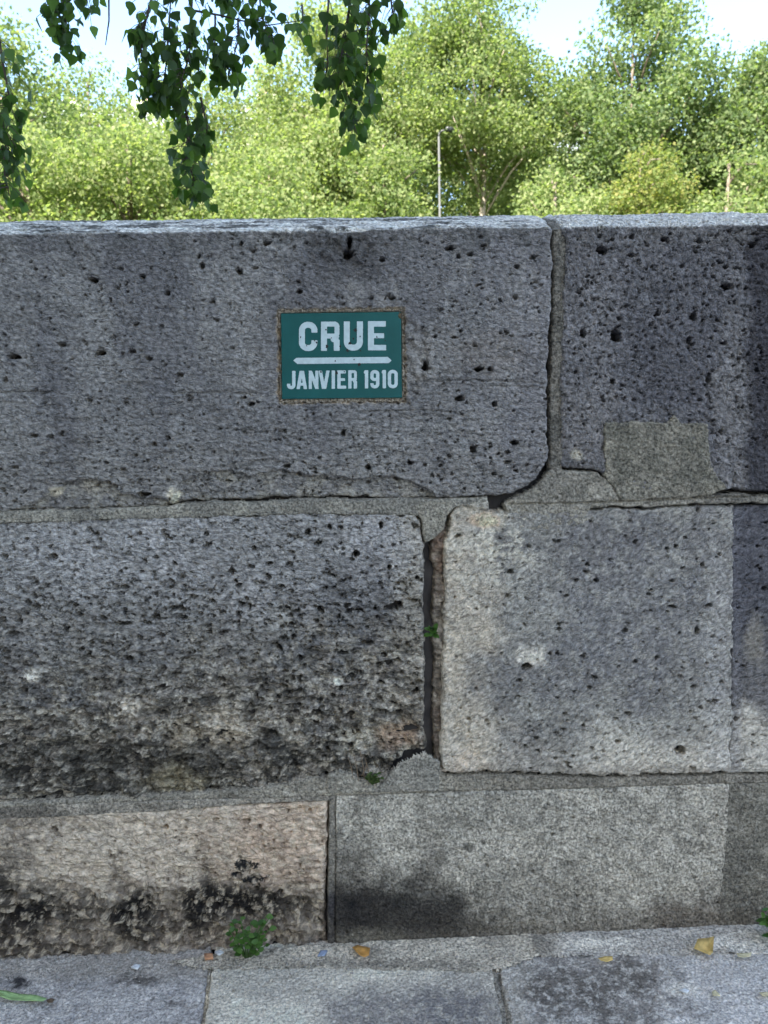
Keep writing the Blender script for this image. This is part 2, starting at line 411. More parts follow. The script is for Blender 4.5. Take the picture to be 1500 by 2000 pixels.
# --- second coping block
B_face = [(1099, 450), (1106, 472), (1102, 560), (1099, 640), (1097, 720), (1096, 800), (1096, 880), (1097, 913), (1130, 913), (1165, 917), (1186, 931), (1205, 952), (1290, 974),
          (1385, 961), (1440, 958), (1500, 962), (2050, 958)]
B_w = wp(B_face); B_poly = [(B_w[0][0], TOPV)]+B_w+[(B_w[-1][0], TOPV)]
B = Relief('stone_block', B_poly, M_STONE_B, seed=8, coping=True, r=.008)
B.rough(1.25); B.h -= .0022*np.clip(B.n(.012, 3, 5)-.05, 0, 1)*2
B.pits(1200, .0016, .0046, weight=(.35+.5*sm(1250, 1450, B.px))*(1-.6*sm(700, 900, B.py)), k=1)
B.pits(3000, .0015, .003, weight=.55*(1-.5*sm(700, 900, B.py)), k=2)
B.pits_px([(1206, 655, 22, 22), (1177, 489, 18, 18), (1235, 461, 10, 9), (1300, 467, 18, 8), (1369, 469, 10, 8), (1470, 478, 14, 10), (1384, 738, 10, 18), (1345, 665, 10, 14), (1140, 652, 10, 16),
           (1355, 617, 14, 14), (1197, 745, 10, 10), (1479, 723, 10, 8), (1410, 843, 9, 9), (1420, 560, 22, 14), (1285, 612, 8, 14)])
B.paint((94, 95, 104), (108, 109, 118), .13, 11)
B.mix(B.blob(1330, 690, 130, 160, .7)*.65, (76, 77, 89)); B.mix(B.blob(1160, 640, 50, 200, .7)*.5, (112, 112, 120))
B.mix(B.blob(1432, 800, 34, 170, .5)*.6, (118, 118, 124))
B.mix(sm(1445, 1475, B.px+14*B.n(.08, 3, 14))*.9, (58, 58, 68))
B.mix(B.blob(1150, 840, 60, 90, .6)*.45, (116, 114, 118)); B.mix(B.blob(1127, 890, 10, 10, .4)*.8, (170, 166, 155))
B.mix((1-sm(455, 500, B.py))*B.spots(.05, .0, 15)*.4, (80, 80, 80))
coping_skylight_lichen(B)
B.build(wall, -.001)

# --- mortar of the upright joint between the coping blocks
vx0, vx1 = W(1083, 600)[0], W(1101, 600)[0]
MV = Relief('mortar_joint', [(W(1082, 448)[0], TOPV), (W(1082, 450)[0], W(1082, 450)[1+1])]+wp([(1083, 520), (1081, 600), (1078, 700), (1074, 800), (1076, 880), (1074, 915), (1100, 925), (1104, 800), (1106, 700), (1106, 600), (1110, 480), (1106, 450)])+[(W(1106, 450)[0], TOPV)],
            M_CEMENT, seed=12, coping=True, r=.004, edge=.0015, depth=.026)
MV.rough(.9); MV.paint((88, 87, 84), (112, 109, 104), .05); MV.mix(MV.spots(.02, .2, 14)*.5, (66, 65, 62))
MV.build(wall, -.007)

# --- cement repair let into the second block
P1 = Relief('cement_patch', wp([(1182, 826), (1240, 822), (1300, 826), (1318, 812), (1330, 826), (1385, 826), (1387, 905), (1402, 935), (1420, 952), (1380, 970), (1212, 978), (1196, 950), (1180, 930)]), M_CEMENT, seed=14, r=.003, edge=.003, depth=.02)
P1.rough(.9); P1.h += .0014*P1.n(.009, 3, 5); P1.paint((96, 95, 88), (120, 117, 108), .05); P1.mix(P1.blob(1290, 880, 60, 70, .8)*.4, (88, 87, 82)); P1.mix(P1.blob(1270, 960, 80, 25, .6)*.5, (126, 123, 115))
P1.build(wall, .0015)

# --- bed joint mortar between the courses
M3 = Relief('mortar_joint', wp([(1004, 974), (1038, 957), (1060, 938), (1080, 912), (1100, 919), (1165, 923), (1195, 942), (1215, 970), (1300, 972), (1400, 968), (1430, 966), (1500, 969), (2050, 965), (2050, 981), (1440, 983), (1300, 986.5), (1262, 992), (1200, 988.5), (1152, 992), (1150, 1020), (1100, 1036), (1050, 1040), (1015, 1030), (995, 1010), (988, 985)]),
            M_CEMENT, seed=16, r=.003, edge=.003, depth=.026)
M3.rough(1.0); M3.h += .0010*M3.n(.008, 3, 5)
M3.groove([(985, 985), (1100, 984), (1200, 980), (1300, 976), (1430, 971), (2000, 962)], .0022, .006)
M3.groove([(1190, 935), (1200, 960), (1212, 980)], .0012, .003)
M3.paint((108, 106, 100), (134, 131, 124), .06); M3.mix(M3.blob(1085, 930, 40, 40, .7)*.6, (98, 97, 95)); M3.mix(M3.blob(1450, 970, 90, 20, .7)*.7, (84, 82, 80)); M3.mix(M3.blob(1060, 1010, 80, 30, .7)*.4, (140, 136, 128)); M3.mix(M3.blob(1020, 1022, 9, 7, .3), (182, 178, 168))
M3.build(wall, -.0005)
M1 = Relief('mortar_joint', wp([(-560, 1022), (0, 999), (100, 998), (200, 996), (330, 988), (420, 979), (500, 983), (590, 975), (700, 977), (830, 974), (900, 974), (952, 972), (953, 984), (893, 990), (830, 1006), (600, 1004), (300, 1013), (0, 1022), (-560, 1044)]), M_CEMENT, seed=18, r=.0025, edge=.0025, depth=.026)
M1.rough(.8); M1.h += .0010*M1.n(.010, 3, 5, 2.0)
M1.groove([(-560, 1036), (0, 1016), (300, 1009), (600, 1000)], .001, .0015)
M1.paint((114, 113, 109), (138, 136, 129), .07); M1.mix(sm(500, 700, M1.px)*.5, (112, 111, 107)); M1.mix(M1.spots(.03, .2, 14, 2)*.4, (98, 97, 94))
M1.build(wall, -.0005)
PL = Relief('mortar_plug', wp([(808, 986), (824, 1018), (826, 1045), (830, 1062), (848, 1052), (866, 1034), (874, 1008), (895, 985), (880, 975), (838, 978)]), M_CEMENT, seed=20, r=.003, edge=.0012, depth=.03)
PL.rough(.6); PL.paint((116, 114, 107), (132, 129, 121), .05); PL.build(wall, .001)

# --- second course, left
Cc = Relief('stone_block', wp([(-560, 1042), (0, 1020), (300, 1011), (600, 1003), (808, 1002), (820, 1018), (825, 1060), (827, 1150), (828, 1300), (830, 1440), (831, 1464), (800, 1476), (775, 1490), (762, 1512), (740, 1532), (700, 1522), (640, 1514), (600, 1532), (500, 1549), (300, 1561), (0, 1575), (-560, 1602)]), M_STONE_C, seed=22, r=.008, edge=.004, depth=.036)
ero = sm(1130, 1480, Cc.py+60*Cc.n(.18, 3, 40))*(1-.35*sm(740, 830, Cc.px)*(1-sm(1380, 1450, Cc.py)))
Cc.rough(1.0, ero)
mid = sm(1090, 1160, Cc.py)*(1-.35*sm(1330, 1430, Cc.py))
Cc.h += -.0022*mid*np.abs(Cc.n(.014, 3, 5, 3.0))
Cc.h -= .004*mid*sm(.25, .42, Cc.n(.03, 3, 6, 2.2, .8))
Cc.h -= .009*ero*sm(.22, .5, Cc.n(.055, 4, 9, 2.2, .8))
Cc.pits(2300, .0022, .0066, weight=.22+.6*mid, k=1, flat=1.7)
Cc.pits(5200, .0015, .0034, weight=.25+.7*mid, k=2, flat=1.8)
Cc.pits_px([(102, 1088, 24, 10), (70, 1073, 9, 9), (95, 1069, 9, 7), (50, 1053, 9, 7), (187, 1043, 14, 8), (195, 1054, 9, 10), (272, 1043, 9, 7), (340, 1100, 11, 9), (401, 1043, 9, 8), (374, 1058, 8, 9), (282, 1095, 9, 9), (235, 1117, 8, 8),
            (694, 1083, 16, 14), (600, 1041, 14, 12), (643, 1030, 9, 12), (665, 1031, 10, 7), (620, 1061, 14, 10), (495, 1072, 9, 10), (489, 1107, 14, 9), (452, 1117, 14, 12), (523, 1127, 12, 12), (760, 1108, 12, 8), (525, 1101, 16, 7), (744, 1025, 8, 14),
            (355, 1191, 14, 10), (355, 1207, 22, 8), (433, 1197, 16, 9), (470, 1182, 14, 10), (486, 1185, 12, 10), (480, 1170, 10, 9), (240, 1220, 34, 9), (285, 1218, 20, 7), (310, 1209, 26, 7), (125, 1232, 14, 16), (152, 1202, 18, 10), (73, 1185, 12, 14), (53, 1177, 14, 10), (200, 1208, 14, 9), (170, 1283, 24, 9), (45, 1300, 12, 9), (0, 1212, 16, 12), (20, 1240, 30, 9),
            (570, 1220, 14, 10), (680, 1194, 12, 9), (626, 1193, 14, 16), (560, 1190, 12, 10), (580, 1195, 14, 9), (760, 1190, 30, 12), (775, 1183, 22, 16), (810, 1174, 12, 8), (715, 1258, 20, 12), (545, 1268, 14, 14), (583, 1287, 14, 12), (760, 1300, 16, 20), (665, 1349, 11, 10), (582, 1384, 12, 12), (745, 1340, 14, 8), (620, 1395, 30, 14), (685, 1398, 26, 9), (770, 1398, 36, 9), (815, 1352, 10, 9), (700, 1436, 12, 9), (430, 1240, 12, 8), (415, 1175, 9, 8), (660, 1205, 10, 8), (840, 1100, 1, 1),
            (40, 1352, 16, 10), (270, 1331, 10, 12), (310, 1349, 26, 9), (380, 1430, 22, 10), (360, 1425, 14, 7), (60, 1430, 14, 8), (215, 1440, 18, 10), (330, 1440, 14, 8), (410, 1525, 20, 9), (130, 1495, 30, 12), (70, 1540, 40, 8)])
Cc.paint((144, 145, 152), (128, 129, 134), .16, 11)
Cc.mix(sm(1130, 1290, Cc.py+40*Cc.n(.15, 3, 12))*.75, (106, 106, 108))
Cc.mix(Cc.blob(700, 1200, 110, 90, .7)*.6, (84, 85, 92)); Cc.mix(sm(740, 815, Cc.px+25*Cc.n(.1, 3, 13))*.6, (150, 145, 136))
Cc.mix(sm(1335, 1440, Cc.py+50*Cc.n(.16, 3, 14))*.65, (124, 117, 107))
Cc.mix(ero*Cc.spots(.075, .16, 15, 1.5)*.7, (160, 155, 146)); Cc.mix(ero*Cc.spots(.05, .12, 16, 1.6)*.55, (134, 124, 114))
Cc.mix(sm(1420, 1500, Cc.py+40*Cc.n(.12, 3, 17))*Cc.spots(.10, -.05, 18, 1.5)*.85, (56, 54, 50))
Cc.mix(ero*Cc.spots(.022, .22, 24, 1.5, 1., .22)*.7, (178, 172, 162)); Cc.mix(ero*Cc.spots(.026, .20, 25, 1.6, 1., .24)*.8, (48, 47, 45))
Cc.mix(Cc.blob(160, 1500, 150, 40, .8)*.5, (60, 58, 54)); Cc.mix(Cc.blob(385, 1480, 90, 45, .8)*.55, (66, 62, 56)); Cc.mix(Cc.blob(40, 1330, 60, 80, .8)*.4, (84, 84, 90))
Cc.mix(Cc.blob(55, 1320, 18, 16, .5), (185, 182, 178)); Cc.mix(Cc.blob(255, 1380, 24, 16, .6), (186, 178, 168)); Cc.mix(Cc.blob(440, 1430, 50, 34, .7)*.8, (182, 172, 158)); Cc.mix(Cc.blob(360, 1440, 34, 24, .7)*.6, (172, 160, 142))
Cc.mix(Cc.blob(545, 1215, 24, 24, .6)*.6, (150, 150, 150)); Cc.mix(Cc.blob(655, 1335, 14, 8, .5)*.9, (196, 192, 186)); Cc.mix(Cc.blob(780, 1440, 34, 24, .6)*.7, (176, 150, 128)); Cc.mix(Cc.blob(350, 1535, 60, 26, .7)*.6, (150, 140, 110)); Cc.mix(Cc.blob(690, 1450, 30, 20, .7)*.6, (186, 182, 170))
Cc.mix(Cc.blob(90, 1310, 24, 10, .6)*.5, (170, 168, 165)); Cc.mix(Cc.blob(100, 1395, 50, 8, .6)*.7, (166, 160, 150))
Cc.mix(Cc.blob(530, 1460, 30, 26, .6)*.9, (64, 63, 62))
Cc.build(wall, -.001)

# --- second course, right
D = Relief('stone_block', wp([(900, 982), (884, 1006), (874, 1036), (867, 1062), (868, 1200), (866, 1350), (862, 1470), (864, 1508), (900, 1512), (950, 1507), (1050, 1511), (1200, 1516), (1428, 1509), (1432, 1300), (1434, 1100), (1434, 988), (1300, 990), (1262, 995), (1200, 992), (1060, 1000), (1000, 1000), (990, 1000), (958, 1001), (952, 979)]), M_STONE_D, seed=26, r=.007, edge=.004, depth=.036)
D.rough(.8)
rot_u, rot_v = D.u*.80+D.v*.60, -D.u*.60+D.v*.80
tool = sm(1150, 1420, D.py)*.8+.2
D.h += tool*.0022*fbm(rot_u, rot_v, .010, 3, 61, .5, 3.4, .8)
D.h -= .0030*sm(.15, .4, D.n(.06, 4, 62))*(1-sm(930, 1010, D.px)*.7)
D.pits(260, .0018, .0055, weight=.7+0*D.u, k=1); D.pits(700, .0013, .0026, weight=.5+0*D.u, k=2)
D.pits_px([(1028, 1303, 22, 14), (1328, 1467, 26, 22), (1221, 1233, 12, 10), (1384, 1183, 14, 10), (1164, 1134, 12, 8), (1126, 1133, 9, 7), (1147, 1103, 10, 7), (1283, 1285, 10, 8), (1162, 1324, 12, 8), (1207, 1449, 12, 9), (915, 1405, 9, 8), (1050, 1466, 12, 6), (1026, 1457, 6, 9), (997, 1117, 12, 9), (1371, 1103, 8, 8), (1362, 1232, 10, 16), (1088, 1276, 9, 9), (1074, 1276, 7, 7), (1320, 1067, 8, 8), (1092, 1229, 10, 7), (1010, 1360, 12, 5), (1410, 1333, 8, 7), (1338, 1050, 8, 6), (1367, 1382, 9, 8), (1100, 1425, 12, 7)])
D.h -= .006*(1-sm(-.004, .002, D.area_px([(890, 985), (990, 1000), (985, 1035), (960, 1045), (920, 1030), (885, 1025)])))
D.paint((126, 126, 126), (108, 108, 111), .13, 11)
D.mix(D.blob(1230, 1180, 140, 150, .7)*.55, (100, 102, 113)); D.mix(D.blob(1200, 1060, 120, 50, .7)*.6, (98, 98, 104)); D.mix(D.blob(1100, 1320, 90, 80, .8)*.35, (106, 107, 113))
D.mix((1-sm(866, 1010, D.px+60*D.n(.10, 6, 12, gain=.6)))*.85, (178, 168, 154))
D.mix(D.blob(960, 1070, 80, 60, .6)*D.spots(.04, .0, 13)*.8, (184, 180, 170)); D.mix(sm(1370, 1500, D.py+60*D.n(.14, 4, 14))*sm(1050, 1230, D.px+50*D.n(.1, 3, 15))*.8, (186, 183, 177))
D.mix(sm(1420, 1490, D.py+30*D.n(.1, 3, 16))*.6*(1-.5*D.blob(1080, 1480, 80, 50, .7)), (168, 162, 155))
D.mix(D.blob(1405, 1300, 26, 260, .5)*.55, (146, 147, 152)); D.mix(D.blob(1405, 1050, 30, 60, .6)*.4, (112, 112, 116))
D.mix(D.blob(1030, 1285, 26, 20, .5)*.9, (192, 188, 182)); D.mix(D.blob(948, 1018, 28, 13, .35), (206, 178, 152)); D.mix(D.blob(905, 1030, 22, 24, .6)*.6, (140, 134, 128))
D.mix(D.blob(900, 1495, 40, 20, .6)*.6, (182, 164, 146)); D.mix(D.blob(1070, 1440, 70, 30, .8)*.4, (92, 92, 94)); D.mix(D.spots(.03, .30, 17)*.35, (160, 160, 158))
D.mix(sm(1488, 1510, D.py+10*D.n(.05, 3, 18))*.45, (100, 94, 88))
D.build(wall, .0)
# --- broken arris and old filling seen in the open joint
JF = Relief('joint_filling', wp([(843, 1046), (874, 1030), (876, 1500), (850, 1492), (846, 1400), (849, 1300), (846, 1200), (850, 1120), (842, 1080)]), M_STONE_F, seed=28, r=.006, edge=.004, depth=.034)
JF.rough(1.2, .5); JF.h += .005*JF.n(.035, 4, 5, .6); JF.paint((100, 92, 85), (134, 126, 117), .05); JF.mix(JF.blob(856, 1100, 20, 60, .6)*.7, (112, 84, 66)); JF.mix(JF.blob(856, 1420, 18, 60, .6)*.6, (84, 70, 62)); JF.mix(JF.spots(.03, .2, 14)*.5, (150, 142, 132))
JF.build(wall, -.012)
# --- second course, far right
E_ = Relief('stone_block', wp([(1430, 990), (1500, 988), (2050, 984), (2050, 1506), (1500, 1510), (1425, 1511), (1429, 1300)]), M_STONE_D, seed=30, r=.005, edge=.0018, depth=.034)
E_.rough(.9); E_.pits(300, .0018, .005, weight=.8+0*E_.u, k=1); E_.pits_px([(1439, 1406, 9, 9), (1480, 1190, 8, 8), (1487, 1112, 7, 7)])
E_.h += .0015*fbm(E_.u, E_.v, .012, 3, 71, .5, 3.2, .8)*sm(1250, 1400, E_.py)
E_.paint((80, 81, 92), (70, 71, 82), .12); E_.mix(sm(1200, 1330, E_.py+40*E_.n(.1, 3, 12))*.6, (104, 103, 106)); E_.mix(sm(1350, 1420, E_.py+30*E_.n(.1, 3, 13))*.8, (168, 165, 160)); E_.mix(E_.blob(1480, 1250, 20, 40, .6)*.5, (130, 126, 118)); E_.mix((1-sm(1440, 1456, E_.px))*.4, (96, 98, 112))
E_.build(wall, -.0035)

# --- bed joint over the bottom course
gl = [(-560, 1606), (0, 1580), (70, 1574), (300, 1566), (640, 1556), (860, 1549), (1420, 1532), (2050, 1514)]
M2 = Relief('mortar_joint', wp([(-560, 1598), (0, 1571), (300, 1556), (500, 1543), (620, 1520), (715, 1528), (780, 1504), (862, 1502), (866, 1518), (950, 1515), (1050, 1518), (1200, 1523), (1430, 1516), (2050, 1512), (2050, 1514), (1420, 1532), (860, 1549), (640, 1556), (300, 1566), (0, 1580), (-560, 1606)]), M_CEMENT, seed=32, r=.0018, edge=.0014, depth=.024)
M2.rough(.9); M2.h += .0012*M2.n(.012, 3, 5); M2.paint((116, 113, 106), (136, 132, 124), .08); M2.mix(sm(900, 1000, M2.px)*.5, (102, 99, 94)); M2.mix(M2.blob(60, 1560, 130, 18, .7)*.5, (140, 138, 132)); M2.mix(M2.spots(.04, .2, 14)*.5, (92, 89, 84))
M2.build(wall, -.003)
M4 = Relief('mortar_joint', wp([(-560, 1606), (0, 1580), (70, 1574), (300, 1566), (642, 1556), (645, 1566), (560, 1570), (480, 1573), (300, 1587), (0, 1602), (-560, 1628)]), M_CEMENT, seed=33, r=.0018, edge=.0008, depth=.026)
M4.rough(.8); M4.paint((118, 114, 108), (138, 133, 126), .08); M4.mix(M4.blob(40, 1592, 80, 16, .8)*.8, (78, 74, 70)); M4.mix(M4.spots(.04, .2, 14)*.4, (98, 95, 90))
M4.build(wall, -.002)
Q1 = Relief('cement_patch', wp([(640, 1516), (662, 1504), (690, 1512), (705, 1528), (735, 1545), (700, 1549), (640, 1551)]), M_CEMENT, seed=34, r=.003, edge=.002, depth=.02)
Q1.rough(.8); Q1.paint((120, 118, 112), (136, 133, 126), .05); Q1.build(wall, .0015)
Q2 = Relief('cement_patch', wp([(722, 1549), (748, 1530), (764, 1508), (778, 1490), (805, 1479), (828, 1470), (860, 1489), (857, 1545)]), M_CEMENT, seed=35, r=.0035, edge=.0012, depth=.010)
Q2.rough(.5); Q2.paint((114, 113, 109), (126, 124, 119), .06); Q2.mix(sm(1484, 1476, Q2.py)*.5, (160, 156, 148)); Q2.build(wall, .002)

# --- bottom course
F_ = Relief('stone_block', wp([(-560, 1624), (0, 1598), (100, 1592), (300, 1584), (480, 1574), (540, 1571), (640, 1566), (637, 1640), (634, 1720), (632, 1800), (637, 1852), (300, 1872), (0, 1892), (-560, 1930)]), M_STONE_F, seed=38, r=.008, edge=.004, depth=.034)
ef = .18+.82*sm(1680, 1790, F_.py+30*F_.n(.12, 3, 40))
F_.rough(1.15, ef*.9, 1.9)
F_.h -= .008*sm(.2, .5, F_.n(.06, 4, 9, 2., .8))*sm(1700, 1800, F_.py)
F_.pits(500, .0018, .0055, weight=.35+.4*sm(1640, 1800, F_.py), k=1); F_.pits(1500, .0014, .003, weight=.6+0*F_.u, k=2)
F_.pits_px([(102, 1625, 18, 14), (322, 1617, 16, 10), (218, 1675, 14, 12), (478, 1606, 26, 10), (585, 1691, 8, 8), (621, 1686, 8, 6), (545, 1745, 14, 7), (92, 1664, 12, 7), (420, 1603, 14, 8), (180, 1760, 14, 12), (15, 1750, 40, 20)])
F_.paint((190, 176, 162), (166, 154, 143), .11, 11)
F_.mix(F_.blob(540, 1650, 110, 80, .8)*.6, (168, 138, 116)); F_.mix((1-sm(180, 420, F_.px))*.35, (150, 144, 136)); F_.mix(F_.blob(20, 1600, 90, 20, .7)*.6, (92, 88, 84))
F_.mix(F_.spots(.035, .18, 12, 1.5)*.4, (112, 98, 86)); F_.mix(sm(1760, 1850, F_.py)*F_.spots(.05, .0, 13, 1.5)*.55, (96, 80, 68))
for x, y, rx, ry, st in ((25, 1800, 60, 62, .9), (5, 1720, 36, 70, .8), (270, 1800, 52, 56, .92), (130, 1790, 56, 36, .75), (385, 1800, 34, 36, .9), (400, 1770, 100, 22, .7), (455, 1770, 60, 40, .8), (400, 1720, 14, 50, .6), (590, 1780, 46, 44, .75), (500, 1770, 50, 40, .6), (60, 1860, 120, 16, .6), (360, 1750, 30, 30, .5), (230, 1720, 20, 40, .4)):
    F_.mix(F_.blob(x, y, rx*1.15, ry*1.12, .75, .45, .07, 22, 3, .45)*min(1, st*1.12), (24, 21, 20))
for x, y, rx, ry in ((478, 1697, 14, 16), (500, 1714, 14, 12), (470, 1710, 14, 7), (487, 1722, 20, 8)):
    F_.mix(F_.blob(x, y, rx, ry, .15, 1.0, .018, 23), (26, 26, 29))
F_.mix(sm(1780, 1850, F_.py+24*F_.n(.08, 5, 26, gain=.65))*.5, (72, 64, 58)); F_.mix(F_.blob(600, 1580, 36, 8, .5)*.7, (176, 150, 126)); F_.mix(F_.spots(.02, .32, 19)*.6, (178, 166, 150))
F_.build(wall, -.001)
MF = Relief('mortar_joint', wp([(643, 1557), (655, 1557), (656, 1640), (655, 1760), (655, 1850), (641, 1850), (640, 1740), (642, 1640)]), M_CEMENT, seed=40, r=.0015, edge=.001, depth=.026)
MF.rough(.6); MF.paint((96, 94, 90), (114, 111, 106), .05); MF.mix(MF.blob(650, 1790, 20, 50, .6)*.9, (44, 44, 52)); MF.build(wall, -.0045)
Gc = Relief('rendered_block', wp([(656, 1556), (860, 1550), (1424, 1533), (1420, 1650), (1406, 1780), (1404, 1822), (1300, 1824), (1100, 1834), (900, 1846), (656, 1853)]), M_CEMENT, seed=42, r=.0018, edge=.0008, depth=.03)
Gc.rough(.85); Gc.h += .0012*Gc.n(.009, 3, 5); Gc.h += .004*sm(1740, 1800, Gc.py+12*Gc.n(.1, 3, 6)); Gc.h += .002*Gc.n(.12, 3, 8)
Gc.groove([(735, 1552), (715, 1570), (690, 1592), (676, 1612)], .001, .003)
Gc.pits(200, .0015, .004, weight=.5+0*Gc.u, k=1)
Gc.paint((158, 155, 149), (138, 136, 131), .12, 11)
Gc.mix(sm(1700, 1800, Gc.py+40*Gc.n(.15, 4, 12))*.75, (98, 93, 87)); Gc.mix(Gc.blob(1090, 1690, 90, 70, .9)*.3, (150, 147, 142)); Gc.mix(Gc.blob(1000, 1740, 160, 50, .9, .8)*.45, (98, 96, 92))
Gc.mix(Gc.spots(.035, .28, 13)*.55, (86, 84, 79)); Gc.mix(Gc.spots(.018, .34, 14)*.5, (160, 158, 153))
Gc.mix(Gc.blob(688, 1775, 92, 56, .55, .2)*.99, (14, 14, 18)); Gc.mix(Gc.blob(680, 1705, 70, 55, .9)*.6, (70, 66, 62)); Gc.mix(Gc.blob(832, 1782, 80, 56, .65, .3)*.93, (26, 25, 25)); Gc.mix(Gc.blob(840, 1700, 30, 60, .9)*.5, (86, 83, 80))
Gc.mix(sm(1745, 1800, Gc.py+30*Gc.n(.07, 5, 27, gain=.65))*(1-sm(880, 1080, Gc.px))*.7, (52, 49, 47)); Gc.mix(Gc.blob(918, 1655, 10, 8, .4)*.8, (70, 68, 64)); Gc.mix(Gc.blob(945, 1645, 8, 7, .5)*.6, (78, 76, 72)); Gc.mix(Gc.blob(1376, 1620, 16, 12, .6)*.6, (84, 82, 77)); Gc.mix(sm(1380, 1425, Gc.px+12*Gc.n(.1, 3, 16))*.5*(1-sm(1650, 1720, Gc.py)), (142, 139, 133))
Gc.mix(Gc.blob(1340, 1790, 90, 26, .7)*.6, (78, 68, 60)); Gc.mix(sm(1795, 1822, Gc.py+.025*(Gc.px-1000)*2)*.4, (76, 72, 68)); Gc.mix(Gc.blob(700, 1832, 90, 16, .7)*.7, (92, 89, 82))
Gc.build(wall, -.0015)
H_ = Relief('rendered_block', wp([(1418, 1533), (2050, 1514), (2050, 1850), (1500, 1834), (1400, 1826), (1402, 1780), (1415, 1650)]), M_CEMENT, seed=44, r=.0018, edge=.0008, depth=.03)
H_.rough(.9); H_.h += .0012*H_.n(.009, 3, 5); H_.h += .006*sm(1740, 1800, H_.py)
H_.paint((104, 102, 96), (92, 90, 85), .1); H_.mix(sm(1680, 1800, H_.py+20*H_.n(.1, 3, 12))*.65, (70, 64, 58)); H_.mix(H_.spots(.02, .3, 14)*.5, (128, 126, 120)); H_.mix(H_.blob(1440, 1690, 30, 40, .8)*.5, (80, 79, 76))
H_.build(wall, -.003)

# --- the wall runs on to both sides of the framed stretch
def side_block(u0, u1, v0, v1, seed, c1, c2, coping=False):
    P = [(u0, v0), (u1, v0), (u1, TOPV if coping else v1), (u0, TOPV if coping else v1)]
    R = Relief('stone_block', P, M_STONE, seed=seed, r=.008, coping=coping, res=.009, edge=.003)
    R.rough(1.1); R.paint(c1, c2, .15, 11); R.mix(R.spots(.06, .2, 13)*.4, (80, 80, 84))
    if coping: coping_skylight_lichen(R)
    R.build(wall)
ul, ur = A_w[-1][0], B_w[-1][0]
side_block(-3.3, ul-.012, .915, 0, 80, (100, 101, 109), (88, 89, 98), True); side_block(ur+.012, 3.3, .925, 0, 81, (84, 85, 94), (100, 101, 108), True)
xl, xr = W(-560, 1300)[0], W(2050, 1300)[0]
side_block(-2.2, xl-.012, .345, .895, 82, (120, 119, 118), (100, 100, 104)); side_block(-3.3, -2.215, .345, .895, 83, (108, 106, 104), (126, 122, 116))
side_block(xr+.012, 2.3, .335, .905, 84, (120, 119, 118), (100, 100, 104)); side_block(2.315, 3.3, .335, .905, 85, (108, 106, 104), (96, 96, 100))
side_block(-2.6, xl-.05, -.01, .325, 86, (140, 130, 118), (118, 110, 102)); side_block(-3.3, -2.615, -.01, .325, 87, (128, 122, 112), (110, 104, 98))
side_block(xr+.03, 3.3, -.01, .318, 88, (104, 102, 96), (92, 90, 85))
mb = MB(); mb.box(-3.3, 3.3, .012, .05, .0, 1.43)
mb.build('mortar_bedding', simple_material('side_mortar', (.16, .155, .14), .95, 60, .3), wall) if False else None

# ---------------------------------------------------------------- pavement
pave = simple_material('far_paving', (.26, .255, .25), .9, 6, .25)
mb = MB(); mb.add([(-60, -60, -.035), (60, -60, -.035), (60, .05, -.035), (-60, .05, -.035)], [(0, 1, 2, 3)])
pavement = mb.build('pavement', simple_material('joint_sand', (.15, .14, .125), .95, 40, .3)); pavement['kind'] = 'structure'
YF = -.72
def slab(poly, seed, c1, c2, edits=None, off=0.0, r=.004, res=.0026):
    R = Relief('paving_slab', poly, M_PAVE, 'ground', seed=seed, r=r, edge=.0022, depth=.03, res=res)
    R.rough(.75, 0, 1.0); R.h += .0008*R.n(.01, 3, 5)
    R.pits(260, .0015, .0045, weight=.5+0*R.u, k=1, deep=.5)
    R.paint(c1, c2, .12, 11)
    if edits: edits(R)
    R.build(pavement, off)
    return R
# joint lines, taken from the ground points they pass through
a0, a1 = G(408, 1880), G(397, 2000); b0, b1 = G(968, 1890), G(990, 2000)
def ext(p, q, Y): t = (Y-p[1])/(q[1]-p[1]); return p[0]+(q[0]-p[0])*t
def e1(R):
    R.mix(R.spots(.05, .1, 12)*.5, (112, 113, 122)); R.mix(R.blob(270, 1985, 120, 40, .8)*.3, (152, 153, 160)); R.mix((1-sm(1895, 1925, R.py))*.5, (138, 132, 124))
    R.mix(R.blob(38, 1918, 20, 12, .5, .5, .02)*.95, (38, 38, 44)); R.mix(R.blob(270, 1915, 40, 9, .6, .8, .02)*.8, (76, 72, 70)); R.mix(R.blob(340, 1958, 18, 5, .5, .6, .02)*.8, (70, 70, 74))
def e2(R):
    R.mix(sm(1905, 1960, R.py+20*R.n(.1, 4, 12))*sm(560, 700, R.px+60*R.n(.1, 3, 13))*.75, (102, 102, 111)); R.mix(R.blob(900, 1960, 90, 60, .7)*.5, (92, 93, 102)); R.mix((1-sm(400, 470, R.px))*.4, (160, 156, 146)); R.mix(R.spots(.02, .25, 14)*.5, (172, 170, 165))
    R.mix(sm(930, 975, R.px)*.4, (150, 147, 142))
def e3(R):
    R.mix(R.blob(1160, 1935, 190, 78, .7, .5, .07, 21, 4, .5)*.88, (74, 70, 67)); R.mix(sm(1280, 1400, R.px+60*R.n(.1, 3, 12))*.6, (160, 162, 171)); R.mix((1-sm(1000, 1050, R.px+20*R.n(.05, 3, 15)))*.7, (146, 144, 140)); R.mix(R.spots(.02, .28, 14)*.5, (186, 187, 190)); R.mix(R.blob(1330, 1935, 40, 12, .6)*.6, (196, 196, 196))
    R.mix(R.blob(1420, 1900, 70, 14, .7)*.3, (140, 142, 150))
yb = -.012
slab([(-1.05, .02), (a0[0]-.004, .02), (ext(a0, a1, -.2)-.004, -.2), (ext(a0, a1, YF)-.004, YF), (-1.05, YF)], 90, (172, 172, 178), (152, 152, 158), e1, -.001)
